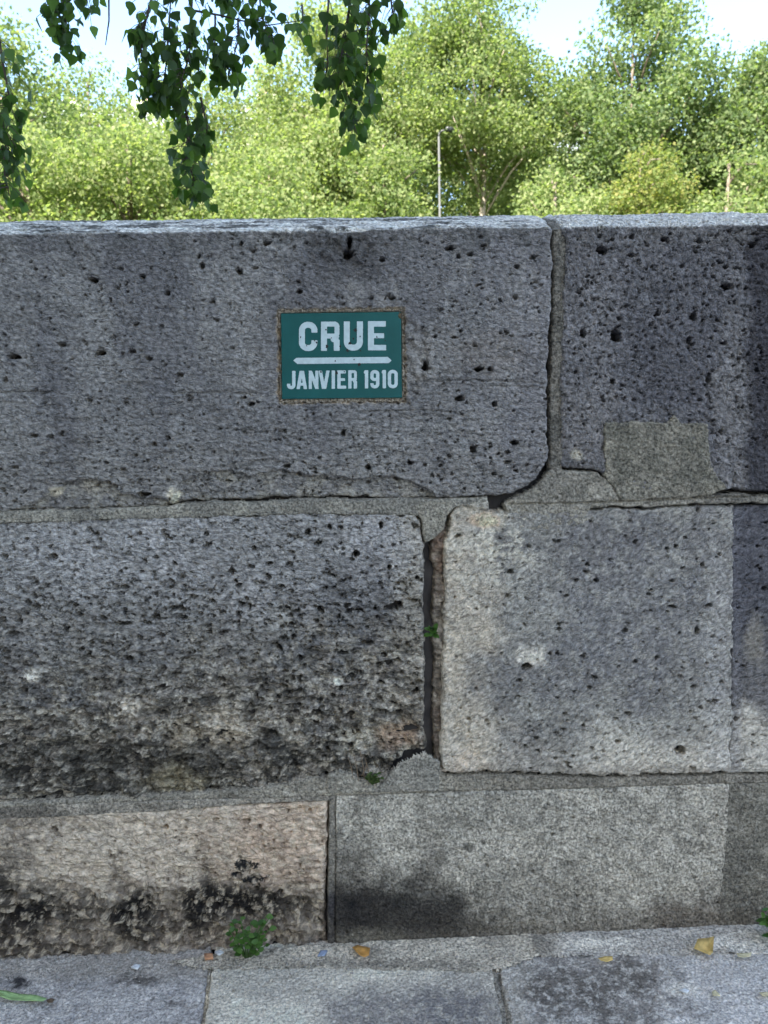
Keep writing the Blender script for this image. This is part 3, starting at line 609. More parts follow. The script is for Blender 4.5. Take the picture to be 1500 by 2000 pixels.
slab([(a0[0]+.003, .02), (b0[0]-.006, .02), (ext(b0, b1, -.2)-.006, -.2), (ext(b0, b1, YF)-.006, YF), (ext(a0, a1, YF)+.003, YF), (ext(a0, a1, -.2)+.003, -.2)], 91, (188, 185, 178), (164, 162, 158), e2, 0)
c0 = G(1600, 1862)
slab([(b0[0]+.008, -.055), (.55, -.05), (1.05, -.05), (1.05, YF), (ext(b0, b1, YF)+.008, YF), (ext(b0, b1, -.2)+.008, -.2)], 92, (184, 184, 190), (162, 163, 169), e3, .0)
def joint(p, q, w0, w1, seed, c1, c2):
    P = [(ext(p, q, Y)+d, Y) for d, Ys in ((w0, (.0, -.2, YF)), (w1, (YF, -.2, .0))) for Y in Ys]
    R = Relief('joint_mortar', P, M_CEMENT, 'ground', seed=seed, r=.002, edge=.0015, depth=.018, res=.0026)
    R.rough(.8); R.paint(c1, c2, .05); R.h -= .005*(1-sm(.0006, .0024, np.abs(R.u-(p[0]+(q[0]-p[0])*(R.v-p[1])/(q[1]-p[1]))-(w0+w1)/2+.002*R.n(.05, 3, 9)))); R.build(pavement, -.003)
joint(a0, a1, -.014, .006, 96, (168, 160, 142), (138, 132, 120)); joint(b0, b1, -.012, .018, 97, (140, 137, 131), (108, 106, 102))
# rough cement fillet along the foot of the wall
FL = Relief('cement_fillet', gp([(330, 1882), (450, 1864), (640, 1848), (900, 1834), (1100, 1822), (1390, 1806), (1500, 1806), (1640, 1800), (1640, 1862), (1390, 1866), (1180, 1868), (1050, 1872), (1010, 1888), (950, 1902), (800, 1896), (700, 1894), (560, 1893), (430, 1896), (380, 1893)]), M_CEMENT, 'ground', seed=94, r=.003, edge=.004, depth=.006, res=.0026)
FL.rough(.6); FL.h += .0018+.006*sm(-.07, .0, FL.v)+.0007*FL.n(.012, 3, 5)
FL.paint((176, 170, 160), (150, 146, 139), .07, 11); FL.mix(FL.spots(.04, .15, 12, 2)*.45, (118, 114, 106)); FL.mix(sm(1050, 1120, FL.px)*.6, (150, 151, 156)); FL.mix(FL.blob(1160, 1848, 60, 10, .6)*.7, (190, 189, 186)); FL.mix(FL.blob(1060, 1850, 24, 22, .6)*.7, (92, 90, 88)); FL.mix(FL.blob(1440, 1850, 70, 12, .6)*.6, (198, 198, 198)); FL.mix((1-sm(440, 640, FL.px))*.35, (126, 120, 112)); FL.mix(FL.blob(780, 1885, 150, 8, .8, .9)*.5, (104, 100, 94))
FL.build(pavement, .001)
# the rest of the pavement towards the camera and beyond it
slab_me = {}
def plain_slab(x0, x1, y0, y1, tone):
    mb = MB(); b = .008
    mb.v = [(x0, y0, -.03), (x1, y0, -.03), (x1, y1, -.03), (x0, y1, -.03), (x0, y0, -.006), (x1, y0, -.006), (x1, y1, -.006), (x0, y1, -.006), (x0+b, y0+b, 0), (x1-b, y0+b, 0), (x1-b, y1-b, 0), (x0+b, y1-b, 0)]
    mb.f = [(8, 9, 10, 11), (4, 5, 9, 8), (5, 6, 10, 9), (6, 7, 11, 10), (7, 4, 8, 11), (0, 1, 5, 4), (1, 2, 6, 5), (2, 3, 7, 6), (3, 0, 4, 7)]
    mb.build('paving_slab', PAVE_T[tone], pavement)
PAVE_T = [simple_material('paving_tone', c, .88, 40, .22, .3, .002) for c in ((.30, .30, .31), (.26, .26, .265), (.33, .32, .31))]
yy = YF-.01
for row in range(7):
    d = (.62, .74, .66, .7, .8, .7, .75)[row]; xx = -4.6+(row % 3)*.27
    while xx < 4.4:
        w = random.uniform(.75, 1.1); plain_slab(xx, xx+w-.012, yy-d+.012, yy, random.randrange(3)); xx += w
    yy -= d
for x0, x1 in ((-2.9, -2.02), (-2.01, -1.06), (1.06, 1.95), (1.96, 2.9)): plain_slab(x0, x1-.01, YF, .01, random.randrange(3))
mb = MB(); mb.add([(-60, -60, -.012), (60, -60, -.012), (60, yy, -.012), (-60, yy, -.012)], [(0, 1, 2, 3)])
road = mb.build('road', simple_material('asphalt', (.06, .06, .062), .9, 90, .3)); road['kind'] = 'structure'
mb = MB(); mb.add([(-900, .36, -.02), (900, .36, -.02), (900, 1500, -.02), (-900, 1500, -.02)], [(0, 1, 2, 3)])
gr = mb.build('ground', simple_material('park_grass', (.075, .10, .035), .95, .8, .4)); gr['kind'] = 'structure'

# ---------------------------------------------------------------- unseen building block added across the road to shade the wall
mb = MB(); mb.box(-42, 4, -34, -20.5, 0, 21.0)
for k in range(6):
    mb.box(-42.1, 4.1, -20.5, -20.2, 3.4*k+3.0, 3.4*k+3.3)
mb.v += [(-42.2, -34, 21.003), (4.2, -34, 21.003), (4.2, -20.3, 21.003), (-42.2, -20.3, 21.003), (-42, -32, 25), (4, -32, 25), (4, -22, 25), (-42, -22, 25)]
b_ = len(mb.v)-8; mb.f += [tuple(b_+i for i in q) for q in ((0, 3, 2, 1), (4, 5, 6, 7), (0, 1, 5, 4), (1, 2, 6, 5), (2, 3, 7, 6), (3, 0, 4, 7))]
sf = mb.build('unseen_shade_block', simple_material('shade_block_stone', (.42, .39, .34), .9, .4, .15)); sf['kind'] = 'structure'

# ---------------------------------------------------------------- enamel plaque
M_TEAL = None
def enamel(name, colr, noise, amp):
    m = simple_material(name, colr, .38, noise, amp, .25); return m
M_TEAL = enamel('teal_enamel', (.011, .088, .076), 25, .12)
M_WHITE = enamel('white_enamel', (.52, .60, .57), 90, .10)
M_RUST = simple_material('rust', (.03, .022, .018), .9, 300, .5)
c4 = [W(549, 612.5), W(783.5, 609), W(785, 776.5), W(551, 779)]
YP = .0010                                             # the face of the plate, just behind the stone's face
plaque = tag(empty('flood_plaque', (float(c4[3][0]), YP, float(c4[3][2]))), 'small green enamel plaque with white lettering set into the coping stone', 'plaque')
def contour_mesh(name, sdf, x0, x1, y0, y1, step, Y, thick, mat, parent):
    """solid letter from a signed distance in photo-plane px: cells clipped at the outline, with side walls"""
    xs = np.arange(x0, x1+step, step); ys = np.arange(y0, y1+step, step)
    gx, gy = np.meshgrid(xs, ys); s = sdf(gx, gy)
    verts = {}; vl = []; faces = []; edges = {}
    def vid(key, x, y):
        if key not in verts: verts[key] = len(vl); vl.append((x, y))
        return verts[key]
    H, Wd = s.shape
    act = (np.minimum.reduce([s[:-1, :-1], s[1:, :-1], s[:-1, 1:], s[1:, 1:]]) < 0)
    for i, j in zip(*np.nonzero(act)):
        cs = [(i, j), (i, j+1), (i+1, j+1), (i+1, j)]; poly = []
        for k in range(4):
            a, b = cs[k], cs[(k+1) % 4]; sa, sb = s[a], s[b]
            if sa < 0: poly.append(vid(a, xs[a[1]], ys[a[0]]))
            if (sa < 0) != (sb < 0):
                t = sa/(sa-sb); key = (min(a, b), max(a, b))
                poly.append(vid(key, xs[a[1]]+(xs[b[1]]-xs[a[1]])*t, ys[a[0]]+(ys[b[0]]-ys[a[0]])*t))
        if len(poly) >= 3: faces.append(poly)
    cnt = {}
    for f in faces:
        for a, b in zip(f, f[1:]+f[:1]): cnt[(a, b)] = 1
    n = len(vl); V = [W(x, y, Y) for x, y in vl]; V = [tuple(v) for v in V] + [(v[0], v[1]+thick, v[2]) for v in V]
    fs = [f for f in faces]
    for (a, b) in cnt:
        if (b, a) not in cnt: fs.append([b, a, a+n, b+n])
    me = bpy.data.meshes.new(name); loc = parent.location
    me.from_pydata([(v[0]-loc[0], v[1]-loc[1], v[2]-loc[2]) for v in V], [], fs)
    me.materials.append(mat); me.update()
    o = bpy.data.objects.new(name, me); C.objects.link(o); o.parent = parent
    return o
PLATE_PX = [(549, 612.5), (783.5, 609), (785, 776.5), (551, 779)]
def plate_sd(x, y):
    d = poly_sd(x, y, PLATE_PX)+.35*perlin(x/9, y/9, 5)
    chip = 6.5-np.hypot(x-784, y-616)+2.2*perlin(x/3., y/3., 9)
    return np.maximum(d, chip)
contour_mesh('plate', plate_sd, 546, 788, 606, 782, 1.2, YP, .004, M_TEAL, plaque)
def seg(x, y, a, b, w, cap=True):
    ex, ey = b[0]-a[0], b[1]-a[1]; L = ex*ex+ey*ey+1e-9
    t = np.clip(((x-a[0])*ex+(y-a[1])*ey)/L, 0, 1)
    return np.hypot(x-a[0]-ex*t, y-a[1]-ey*t)-w/2
def bar(x, y, x0, x1, y0, y1, r=1.0):
    qx = np.abs(x-(x0+x1)/2)-(x1-x0)/2+r; qy = np.abs(y-(y0+y1)/2)-(y1-y0)/2+r
    return np.hypot(np.maximum(qx, 0), np.maximum(qy, 0))+np.minimum(np.maximum(qx, qy), 0)-r
def ring(x, y, x0, x1, y0, y1, w, r):        # rounded-rectangle outline of stroke w
    o = bar(x, y, x0, x1, y0, y1, r); return np.maximum(o, -(o+w))
def path(x, y, pts, w):
    d = 1e9
    for a, b in zip(pts[:-1], pts[1:]): d = np.minimum(d, seg(x, y, a, b, w))
    return d
def clipy(d, y, y0, y1): return np.maximum(d, np.maximum(y0-y, y-y1))
def glyph(ch, x0, x1, y0, y1, w):
    mx, my = (x0+x1)/2, (y0+y1)/2; h = y1-y0; hw = w*.92
    mn = np.minimum
    if ch == 'C':
        def f(x, y):
            o = ring(x, y, x0, x1, y0, y1, w, (x1-x0)*.47)
            cut = np.maximum(np.maximum(y0+h*.37-y, y-(y1-h*.37)), mx+w*.1-x)
            return np.maximum(o, -cut)
    elif ch == 'U':
        def f(x, y):
            o = ring(x, y, x0, x1, y0-h*.6, y1, w, (x1-x0)*.47)
            return np.maximum(o, y0-y)
    elif ch == 'E':
        f = lambda x, y: mn(mn(bar(x, y, x0, x0+w, y0, y1), bar(x, y, x0, x1-.6, y0, y0+hw)), mn(bar(x, y, x0, x1-w*.35, my-hw*.45, my+hw*.45), bar(x, y, x0, x1, y1-hw, y1)))
    elif ch == 'R':
        f = lambda x, y: np.maximum(w*.30-np.hypot(x-(x1+w*.10), y-(my+hw*.38)), mn(mn(bar(x, y, x0, x0+w, y0, y1), ring(x, y, x0, x1-.5, y0, my+hw*.42, hw*.9, w*.85)), mn(bar(x, y, x1-w, x1, my+hw*.45, y1, 1.2), np.maximum(bar(x, y, mx, x1, my-hw*.3, my+hw*1.1, w*.6), mx+.5-x))))
    elif ch == 'J':
        def f(x, y):
            o = ring(x, y, x0, x1, y0-h, y1, w, (x1-x0)*.48); o = np.maximum(o, y0-y)
            return np.maximum(o, -np.maximum(x-(x1-w-.3), y-(y1-h*.30)))
    elif ch == 'A':
        f = lambda x, y: clipy(mn(mn(seg(x, y, (x0+w*.45, y1+w), (mx-w*.12, y0-w*.2), w), seg(x, y, (x1-w*.45, y1+w), (mx+w*.12, y0-w*.2), w)), bar(x, y, mx-w*1.0, mx+w*1.0, y1-h*.34, y1-h*.19)), y, y0, y1)
    elif ch == 'N':
        f = lambda x, y: clipy(mn(mn(bar(x, y, x0, x0+w*.92, y0, y1), bar(x, y, x1-w*.92, x1, y0, y1)), seg(x, y, (x0+w*.3, y0-w*.3), (x1-w*.3, y1+w*.3), w)), y, y0, y1)
    elif ch == 'V':
        f = lambda x, y: clipy(mn(seg(x, y, (x0+w*.45, y0-w), (mx-w*.1, y1+w*.2), w), seg(x, y, (x1-w*.45, y0-w), (mx+w*.1, y1+w*.2), w)), y, y0, y1)
    elif ch in 'I1':
        if ch == 'I': f = lambda x, y: bar(x, y, mx-w/2, mx+w/2, y0, y1)
        else: f = lambda x, y: mn(bar(x, y, x1-w, x1, y0, y1), np.maximum(seg(x, y, (x1-w*.9, y0+w*.35), (x0+.2, y0+w*.75), w*.6), y0-y))
    elif ch == '0': f = lambda x, y: ring(x, y, x0, x1, y0, y1, w, (x1-x0)*.47)
    elif ch == '9':
        def f(x, y):
            o = ring(x, y, x0, x1, y0, y1, w, (x1-x0)*.47)
            o = np.maximum(o, -np.maximum(np.maximum(y0+h*.42-y, y-(y1-h*.28)), x-(x1-w)))
            return mn(o, ring(x, y, x0, x1, y0, y0+h*.60, w*.96, (x1-x0)*.45))
    return f
zx = lambda v: 480+v/3.947
zy = lambda v: 560+v/3.947
rows = [('CRUE', [(410, 552), (580, 724), (756, 903), (942, 1082)], 268, 493, 11.6),
        ('JANVIER1910', [(318, 383), (388, 476), (486, 560), (558, 650), (660, 690), (706, 774), (790, 858), (917, 944), (960, 1030), (1055, 1081), (1095, 1172)], 645, 786, 6.5)]
for txt, xs_, ya, yb_, w in rows:
    for ch, (xa, xb) in zip(txt, xs_):
        # the sign's lines climb very slightly to the right
        sl = -.010*((xa+xb)/2-740)/3.947
        fn = glyph(ch, zx(xa), zx(xb), zy(ya)+sl, zy(yb_)+sl, w)
        g_ = (lambda fn: lambda x, y: fn(x, y)+.28*perlin(x/3.1, y/3.1, 4))(fn)
        contour_mesh('letter', g_, zx(xa)-3, zx(xb)+3, zy(ya)-3, zy(yb_)+3, .55 if w < 9 else .8, YP-.0004, .0006, M_WHITE, plaque)
bx = lambda x, y: np.maximum(np.abs(y-(704-.010*(x-669)))-6.0, (np.abs(x-669)-96)*.55+np.abs(y-704)*.62)
contour_mesh('divider_bar', lambda x, y: bx(x, y)+.25*perlin(x/3, y/3, 6), 568, 770, 694, 714, .8, YP-.0004, .0006, M_WHITE, plaque)
for x, y, r in ((845, 338, 13), (804, 436, 11), (830, 400, 6), (882, 384, 6), (625, 460, 11), (618, 330, 6), (422, 388, 6), (1010, 386, 6), (545, 430, 8), (700, 665, 11), (690, 572, 6), (875, 598, 12), (580, 655, 8), (728, 460, 7), (785, 490, 10), (835, 562, 5), (1075, 415, 4), (530, 415, 6), (660, 395, 4), (470, 455, 4), (885, 492, 6), (760, 655, 5)):
    cx_, cy_, R_ = zx(x), zy(y), r/3.947*.9
    contour_mesh('enamel_chip', (lambda cx_, cy_, R_: lambda x, y: np.hypot((x-cx_), (y-cy_)*.85)-R_+R_*.9*perlin(x/R_/.9, y/R_/.9, 3))(cx_, cy_, R_), cx_-2*R_, cx_+2*R_, cy_-2*R_, cy_+2*R_, R_*.28, YP-.0006, .0004, M_RUST, plaque)
# crumbling mortar bed round the plate
def bed_sd(x, y): return np.maximum(poly_sd(x, y, [(545.5, 604), (789, 600), (791, 784), (547, 787)])+3.4*perlin(x/11, y/9, 2)+2.0*perlin(x/3.5, y/3.5, 8), -(poly_sd(x, y, PLATE_PX)-1.2))
M_BED = simple_material('crumbling_mortar', (.42, .35, .26), .95, 220, .5, .2, .003)
bo = contour_mesh('mortar_bed', bed_sd, 533, 802, 592, 797, 1.6, .004, .008, M_BED, plaque)
_r = np.random.default_rng(4)
for v in bo.data.vertices:
    if v.co.y < .0035: v.co.y += float(_r.uniform(-.0035, .0035))

# ---------------------------------------------------------------- leaves, trees
def leaf_outline(kind):
    """x across, y along from stalk to tip; returns verts and faces of a folded blade of unit length"""
    if kind == 'poplar': half = [(0.0, 0.0), (.20, .03), (.40, .16), (.46, .30), (.36, .52), (.20, .74), (.07, .90), (0.0, 1.0)]
    elif kind == 'oval': half = [(0.0, 0.0), (.16, .08), (.32, .30), (.34, .52), (.24, .76), (.10, .93), (0.0, 1.0)]
    elif kind == 'lance': half = [(0.0, 0.0), (.08, .08), (.17, .30), (.18, .50), (.12, .75), (.04, .93), (0.0, 1.0)]
    v = []; f = []
    n = len(half)
    for i, (x, y) in enumerate(half):
        bend = -.10*y*y
        v.append((0, y, bend))
    for sgn in (-1, 1):
        for i, (x, y) in enumerate(half): v.append((sgn*x, y, -.10*y*y+.22*x+.03*math.sin(9*y+sgn)))
    for side, b in ((0, n), (1, 2*n)):
        for i in range(n-1):
            q = [i, i+1, b+i+1, b+i]
            if i == 0: q = [0, 1, b+1]
            elif i == n-2: q = [i, n-1, b+i]
            f.append(q if side else q[::-1])
    return np.array(v), f
def leaf_mesh(name, kind, size, mat):
    v, f = leaf_outline(kind); me = bpy.data.meshes.new(name); me.from_pydata([tuple(p*size) for p in v], [], f); me.materials.append(mat)
    for p in me.polygons: p.use_smooth = True
    return me
def basis(down, normal):
    """matrix whose local +Y is `down` and +Z is near `normal`"""
    y = Vector(down).normalized(); z = Vector(normal); z = (z-y*z.dot(y))
    if z.length < 1e-4: z = y.orthogonal()
    z.normalize(); x = y.cross(z)
    return Matrix(((x.x, y.x, z.x), (x.y, y.y, z.y), (x.z, y.z, z.z)))

def leaf_cloud(name, pts, size, mat, parent, rg, up=.5, kind='diamond'):
    """many small folded leaves in one mesh"""
    n = len(pts)
    d = rg.normal(size=(n, 3)); d[:, 2] -= .5; d /= np.linalg.norm(d, axis=1)[:, None]
    nn = rg.normal(size=(n, 3)); nn[:, 2] += up*2; nn -= d*(nn*d).sum(1)[:, None]; nn /= np.linalg.norm(nn, axis=1)[:, None]
    x = np.cross(d, nn); L = size*rg.uniform(.65, 1.25, n)[:, None]
    P = np.asarray(pts)
    v = np.stack([P, P+x*L*.42+d*L*.42+nn*L*.10, P+d*L-nn*L*.06, P-x*L*.42+d*L*.42+nn*L*.10], 1).reshape(-1, 3)
    b = np.arange(n)[:, None]*4
    f = np.concatenate([b+np.array([[0, 1, 2]]), b+np.array([[0, 2, 3]])])
    o = mesh_np(name, v, f, mat, parent, smooth=False)
    return o

def make_tree(name, label, X, Y, z_top, z_low, rad, n_leaf, size, mat, seed, bark=M_BARK, group=None, cat='tree', clumps=46, trunk_r=.17, lean=0.0, openness=1.0, shape=1.0, group_kind=None):
    rg = np.random.default_rng(seed)
    t = tag(empty(name, (X, Y, 0)), label, cat, group)
    H = z_top
    # clump centres filling an egg-shaped crown
    cz = (z_top+z_low)/2; hz = (z_top-z_low)/2
    cen = []
    while len(cen) < clumps:
        p = rg.uniform(-1, 1, 3); r_ = np.linalg.norm(p)
        if r_ > 1 or r_ < .30: continue
        w = (1-.30*max(0, p[2]))**shape
        cen.append((p[0]*rad*w+lean*p[2], p[1]*rad*w, cz+p[2]*hz*.94))
    cen = np.array(cen)
    mb = MB(); tz = z_low+hz*.75
    bend = rg.normal(0, .12, 2)
    spine = [(0, 0, 0), (bend[0]*.3, bend[1]*.3, z_low*.5), (bend[0], bend[1], z_low), (bend[0]*1.5+lean*.3, bend[1], tz), (bend[0]+lean*.7, 0, z_top*.93)]
    mb.tube(spine, [trunk_r*1.25, trunk_r*1.05, trunk_r*.9, trunk_r*.5, .03], 8)
    mb.build('trunk', bark, t, True)
    mb = MB()
    for c in cen[::2]:
        zz = max(z_low*.85, c[2]-np.hypot(c[0], c[1])*1.0); k = zz/z_top
        s0 = np.array([bend[0]*min(1, zz/z_low), bend[1]*min(1, zz/z_low), min(zz, z_top*.9)]); md = (s0+c)/2+np.array([0, 0, .25])
        mb.tube([s0, md, c], [trunk_r*.32*(1.15-k)+.015, .04, .014], 5)
    mb.build('limbs', bark, t, True)
    cr_ = rad*.36*openness*rg.uniform(.65, 1.3, clumps)
    per = rg.multinomial(n_leaf, cr_**2/(cr_**2).sum())
    pts = []
    for c, r_, k in zip(cen, cr_, per):
        q = rg.normal(size=(k, 3)); q /= np.linalg.norm(q, axis=1)[:, None]
        q *= (r_*rg.uniform(.15, 1.0, k)**.45*rg.uniform(.85, 1.25, k))[:, None]; q[:, 2] *= .75
        pts.append(q+c)
    crown = leaf_cloud('crown', np.concatenate(pts), size, mat, t, rg)
    crown['kind'] = 'stuff'
    return t
def tx(px, Y, py=400): p = W(px, py, Y); return float(p[0])
def tz_(py, Y, px=750): return float(W(px, py, Y)[2])

def fol(name, cs, trans=.5, tcol=1.5): return leaf_material(name, [(c[0]*1.04, c[1]*1.01, c[2]*1.12) for c in cs], trans, tcol, .65, .12)
M_F1 = fol('plane_leaf', [(0.087, 0.128, 0.047), (0.136, 0.188, 0.064), (0.185, 0.230, 0.086), (0.225, 0.254, 0.111)])
M_F2 = fol('lime_leaf', [(0.112, 0.160, 0.057), (0.163, 0.217, 0.076), (0.213, 0.256, 0.097), (0.232, 0.253, 0.119)])
M_F3 = fol('dark_leaf', [(0.073, 0.111, 0.048), (0.112, 0.164, 0.065), (0.158, 0.209, 0.085), (0.203, 0.241, 0.107)])
M_FY = fol('yellow_leaf', [(.12, .17, .05), (.15, .19, .055), (.18, .20, .06), (.22, .215, .07)])
M_FR = fol('russet_leaf', [(0.117, 0.136, 0.064), (0.221, 0.134, 0.078), (0.285, 0.151, 0.096), (0.310, 0.185, 0.119)])

BG = 'trees beyond the wall'
trees = [  # name, label, px, Y, top px, low z, radius, leaves, leaf size, material, seed, extra
 ('plane_tree', 'leafy green tree at the left edge with hanging sprays in front of it', -5, 23, 40, 4.5, 3.0, 9000, .20, M_F1, 101, {}),
 ('plane_tree', 'open crowned tree with sky gaps behind the single bare hanging twig', 190, 31, 95, 6, 3.0, 4200, .20, M_F1, 102, dict(openness=.85)),
 ('lime_tree', 'pale green tree rising behind the largest hanging spray', 400, 29, 120, 5, 3.6, 9500, .19, M_F2, 103, {}),
 ('lime_tree', 'tall light green tree behind the right hand hanging spray', 665, 25, -10, 5, 2.5, 9500, .19, M_F2, 104, dict(shape=.8)),
 ('plane_tree', 'tall tree with a bare pale trunk standing right of the lamp post', 930, 26, -45, 8.6, 2.6, 9500, .19, M_F1, 105, dict(bark=M_BARK_PALE, trunk_r=.11)),
 ('plane_tree', 'tall darker tree with the pointed top against the sky right of centre', 1240, 26, -25, 7.6, 2.6, 9500, .20, M_F3, 106, dict(shape=1.5, trunk_r=.13)),
 ('plane_tree', 'lower rounded tree cut off by the right edge', 1490, 25, 115, 6, 2.3, 7000, .20, M_F3, 107, {}),
 ('willow_tree', 'low bright yellow green tree mounded between the two large hanging sprays', 520, 19, 265, 2.0, 2.1, 7500, .16, M_F2, 108, {}),
 ('maple_tree', 'low yellowish small tree below the pointed dark tree', 1262, 20, 285, 3.0, 1.2, 2600, .15, M_FY, 109, dict(trunk_r=.08)),
 ('maple_tree', 'low russet leaved small tree showing just over the coping at left', 150, 20, 375, 3.0, .85, 1500, .13, M_FR, 110, dict(trunk_r=.06)),
 ('hedge_tree', 'low light green bushy tree at the coping between pale trunk and yellow tree', 1085, 21, 318, 2.5, 1.7, 4500, .16, M_F2, 111, {}),
 ('hedge_tree', 'low leafy tree at the coping just left of the lamp post', 745, 22, 235, 2.5, 1.6, 4500, .17, M_F1, 112, {}),
 ('hedge_tree', 'low yellow green bushy tree filling the space above the coping at far left', 60, 18, 235, 2.0, 2.0, 6000, .16, M_F2, 113, {}),
 ('hedge_tree', 'low bright bushy tree beneath the open crowned tree at left', 270, 18.5, 225, 2.0, 1.9, 6500, .16, M_F2, 114, {}),
 ('hedge_tree', 'dark green low tree at the coping in the lower right corner of the trees', 1440, 19, 285, 2.0, 1.7, 4500, .17, M_F1, 115, {}),
 ('plane_tree', 'tree filling the gap between the pale trunk tree and the pointed tree', 1095, 32, 190, 6, 2.6, 5200, .21, M_F3, 116, {}),
 ('plane_tree', 'tree of the back row between the two large hanging sprays', 550, 34, 150, 6, 3.0, 6000, .21, M_F1, 117, {}),
 ('plane_tree', 'tree of the back row just left of the lamp post head', 800, 35, 40, 7, 2.6, 6000, .22, M_F1, 118, {}),
 ('plane_tree', 'back row tree between the pointed tree and the right edge', 1390, 33, 225, 6, 2.8, 5500, .21, M_F1, 119, {}),
 ('plane_tree', 'back row tree behind the tall light green tree and the lamp post', 690, 40, 210, 6, 4.2, 6000, .24, M_F2, 121, {}),
 ('plane_tree', 'back row tree behind the pale trunk', 980, 38, 230, 6, 4.0, 6000, .24, M_F1, 122, {}),
 ('plane_tree', 'back row tree behind the yellowish small tree', 1250, 39, 250, 6, 4.0, 6000, .24, M_F2, 123, {}),
 ('plane_tree', 'back row tree behind the largest hanging spray', 330, 38, 215, 6, 4.4, 6000, .24, M_F1, 124, {}),
 ('plane_tree', 'back row tree beneath the sky gaps at upper left', 80, 36, 160, 6, 3.4, 6000, .22, M_F3, 120, {}),
]
for nm, lab, px_, Y_, top, lo, rd, nl, sz, mt, sd__, ex in trees:
    make_tree(nm, lab, tx(px_, Y_), Y_, tz_(top, Y_), lo, rd*1.12, int(nl*4.2), sz*.66, mt, sd__, group=BG, **{**dict(clumps=70), **ex})

# street lamp beyond the wall
YL = 24.0; xl_ = tx(858, YL, 350); zl = tz_(268, YL)
lamp = tag(empty('street_lamp', (xl_, YL, 0)), 'slim grey street lamp post among the trees beyond the wall', 'street lamp')
M_STEEL = simple_material('galvanised_steel', (.085, .088, .085), .6, 12, .15)
mb = MB(); mb.tube([(0, 0, 0), (0, 0, 1.2), (0, 0, 1.21), (0, 0, zl)], [.08, .075, .042, .034], 10); mb.build('post', M_STEEL, lamp, True)
mb = MB(); mb.tube([(0, 0, zl), (.02, 0, zl+.12), (.10, 0, zl+.18), (.22, 0, zl+.2)], [.035, .03, .03, .03], 8); mb.build('arm', M_STEEL, lamp, True)
mb = MB(); mb.tube([(.20, 0, zl+.20), (.26, 0, zl+.23), (.42, 0, zl+.22), (.50, 0, zl+.18)], [.04, .09, .08, .03], 10); mb.build('lantern', simple_material('dark_lantern', (.03, .035, .035), .4), lamp, True)

# far buildings behind the trees
M_FAC = simple_material('pale_facade', (.52, .48, .42), .85, .7, .10); M_ZINC = simple_material('zinc_roof', (.22, .24, .27), .5, .8, .15); M_CHIM = simple_material('chimney_brick', (.40, .26, .20), .9, 2, .2); M_WIN = simple_material('window_glass', (.05, .06, .07), .15, 2, .2); M_WHT = simple_material('chimney_render', (.62, .58, .52), .85, 1, .1)
def building(label, px0, px1, Y, top_px, seed):
    x0, x1 = tx(px0, Y), tx(px1, Y); zt = tz_(top_px, Y); ze = zt-3.4; rg = random.Random(seed)
    b = tag(empty('apartment_building', (x0, Y, 0)), label, 'building', 'far buildings'); w = x1-x0
    mb = MB(); mb.box(0, w, 0, 11, 0, ze); mb.build('facade', M_FAC, b)
    mb = MB(); mb.v = [(-.2, -.2, ze), (w+.2, -.2, ze), (w+.2, 11.2, ze), (-.2, 11.2, ze), (.3, 1.6, zt), (w-.3, 1.6, zt), (w-.3, 9.4, zt), (.3, 9.4, zt)]
    mb.f = [(0, 3, 2, 1), (4, 5, 6, 7), (0, 1, 5, 4), (1, 2, 6, 5), (2, 3, 7, 6), (3, 0, 4, 7)]
    rf = mb.build('roof', M_ZINC, b)
    for k in range(3):
        cx_ = w*(.16+.34*k); mb = MB(); mb.box(cx_-.9, cx_+.9, 3.4, 4.4, zt-.3, zt+1.5); ch = mb.build('chimney_stack', M_WHT, rf)
        for q in range(4):
            mb = MB(); mb.tube([(cx_-.6+q*.4, 3.9, zt+1.48), (cx_-.6+q*.4, 3.9, zt+2.0)], [.12, .1], 8); mb.build('chimney_pot', M_CHIM, rf)
    fl = 0.8
    while fl+2.4 < ze:
        x = 1.0
        while x+1.3 < w:
            mb = MB(); mb.box(x-.12, x+1.22, -.10, .06, fl-.12, fl+2.2); fr = mb.build('window', M_WHT, b)
            mb = MB(); mb.box(x, x+1.1, -.13, -.101, fl, fl+2.05); mb.build('pane', M_WIN, fr)
            x += 2.5
        mb = MB(); mb.box(-.05, w+.05, -.3, .02, fl+2.6, fl+2.75); mb.build('cornice', M_WHT, b)
        fl += 3.2
building('far pale apartment block with chimney stacks glimpsed behind the middle trees', 470, 800, 62, 185, 1)
building('far pale apartment block glimpsed through the gap beside the pointed tree', 960, 1330, 66, 255, 2)
building('far pale apartment block with grey zinc roof glimpsed through the left hand trees', -80, 330, 70, 195, 3)

# ---------------------------------------------------------------- the poplar overhead and its hanging sprays
pop = tag(empty('weeping_poplar', (-2.7, -3.0, 0)), 'dark leafy poplar whose hanging sprays dangle over the coping', 'tree')
PO = Vector(pop.location)
mb = MB(); mb.tube([(0, 0, 0), (.05, .05, 1.2), (.15, .2, 2.8), (.4, .6, 4.6), (.9, 1.3, 6.4), (1.2, 1.8, 8.2)], [.34, .27, .24, .19, .12, .04], 12)
mb.build('trunk', M_BARK, pop, True)
rg = np.random.default_rng(77)
mb = MB()
for tip in ((2.9, 3.9, 3.5), (1.2, 3.6, 4.0), (4.0, 3.8, 4.2), (3.4, 2.2, 6.0), (.2, 3.8, 6.0), (-1.6, 2.0, 5.6), (-1.0, -1.4, 5.8), (2.6, -.6, 6.4), (-2.4, 3.4, 6.6), (1.6, 4.4, 7.2), (4.4, 1.8, 5.2)):
    tp = Vector(tip); s0 = Vector((.2+.1*random.random(), .3, 2.6+random.random()*1.4)); m_ = (s0+tp)/2+Vector((0, 0, .7))
    mb.tube([s0, m_, tp], [.10, .06, .018], 7)
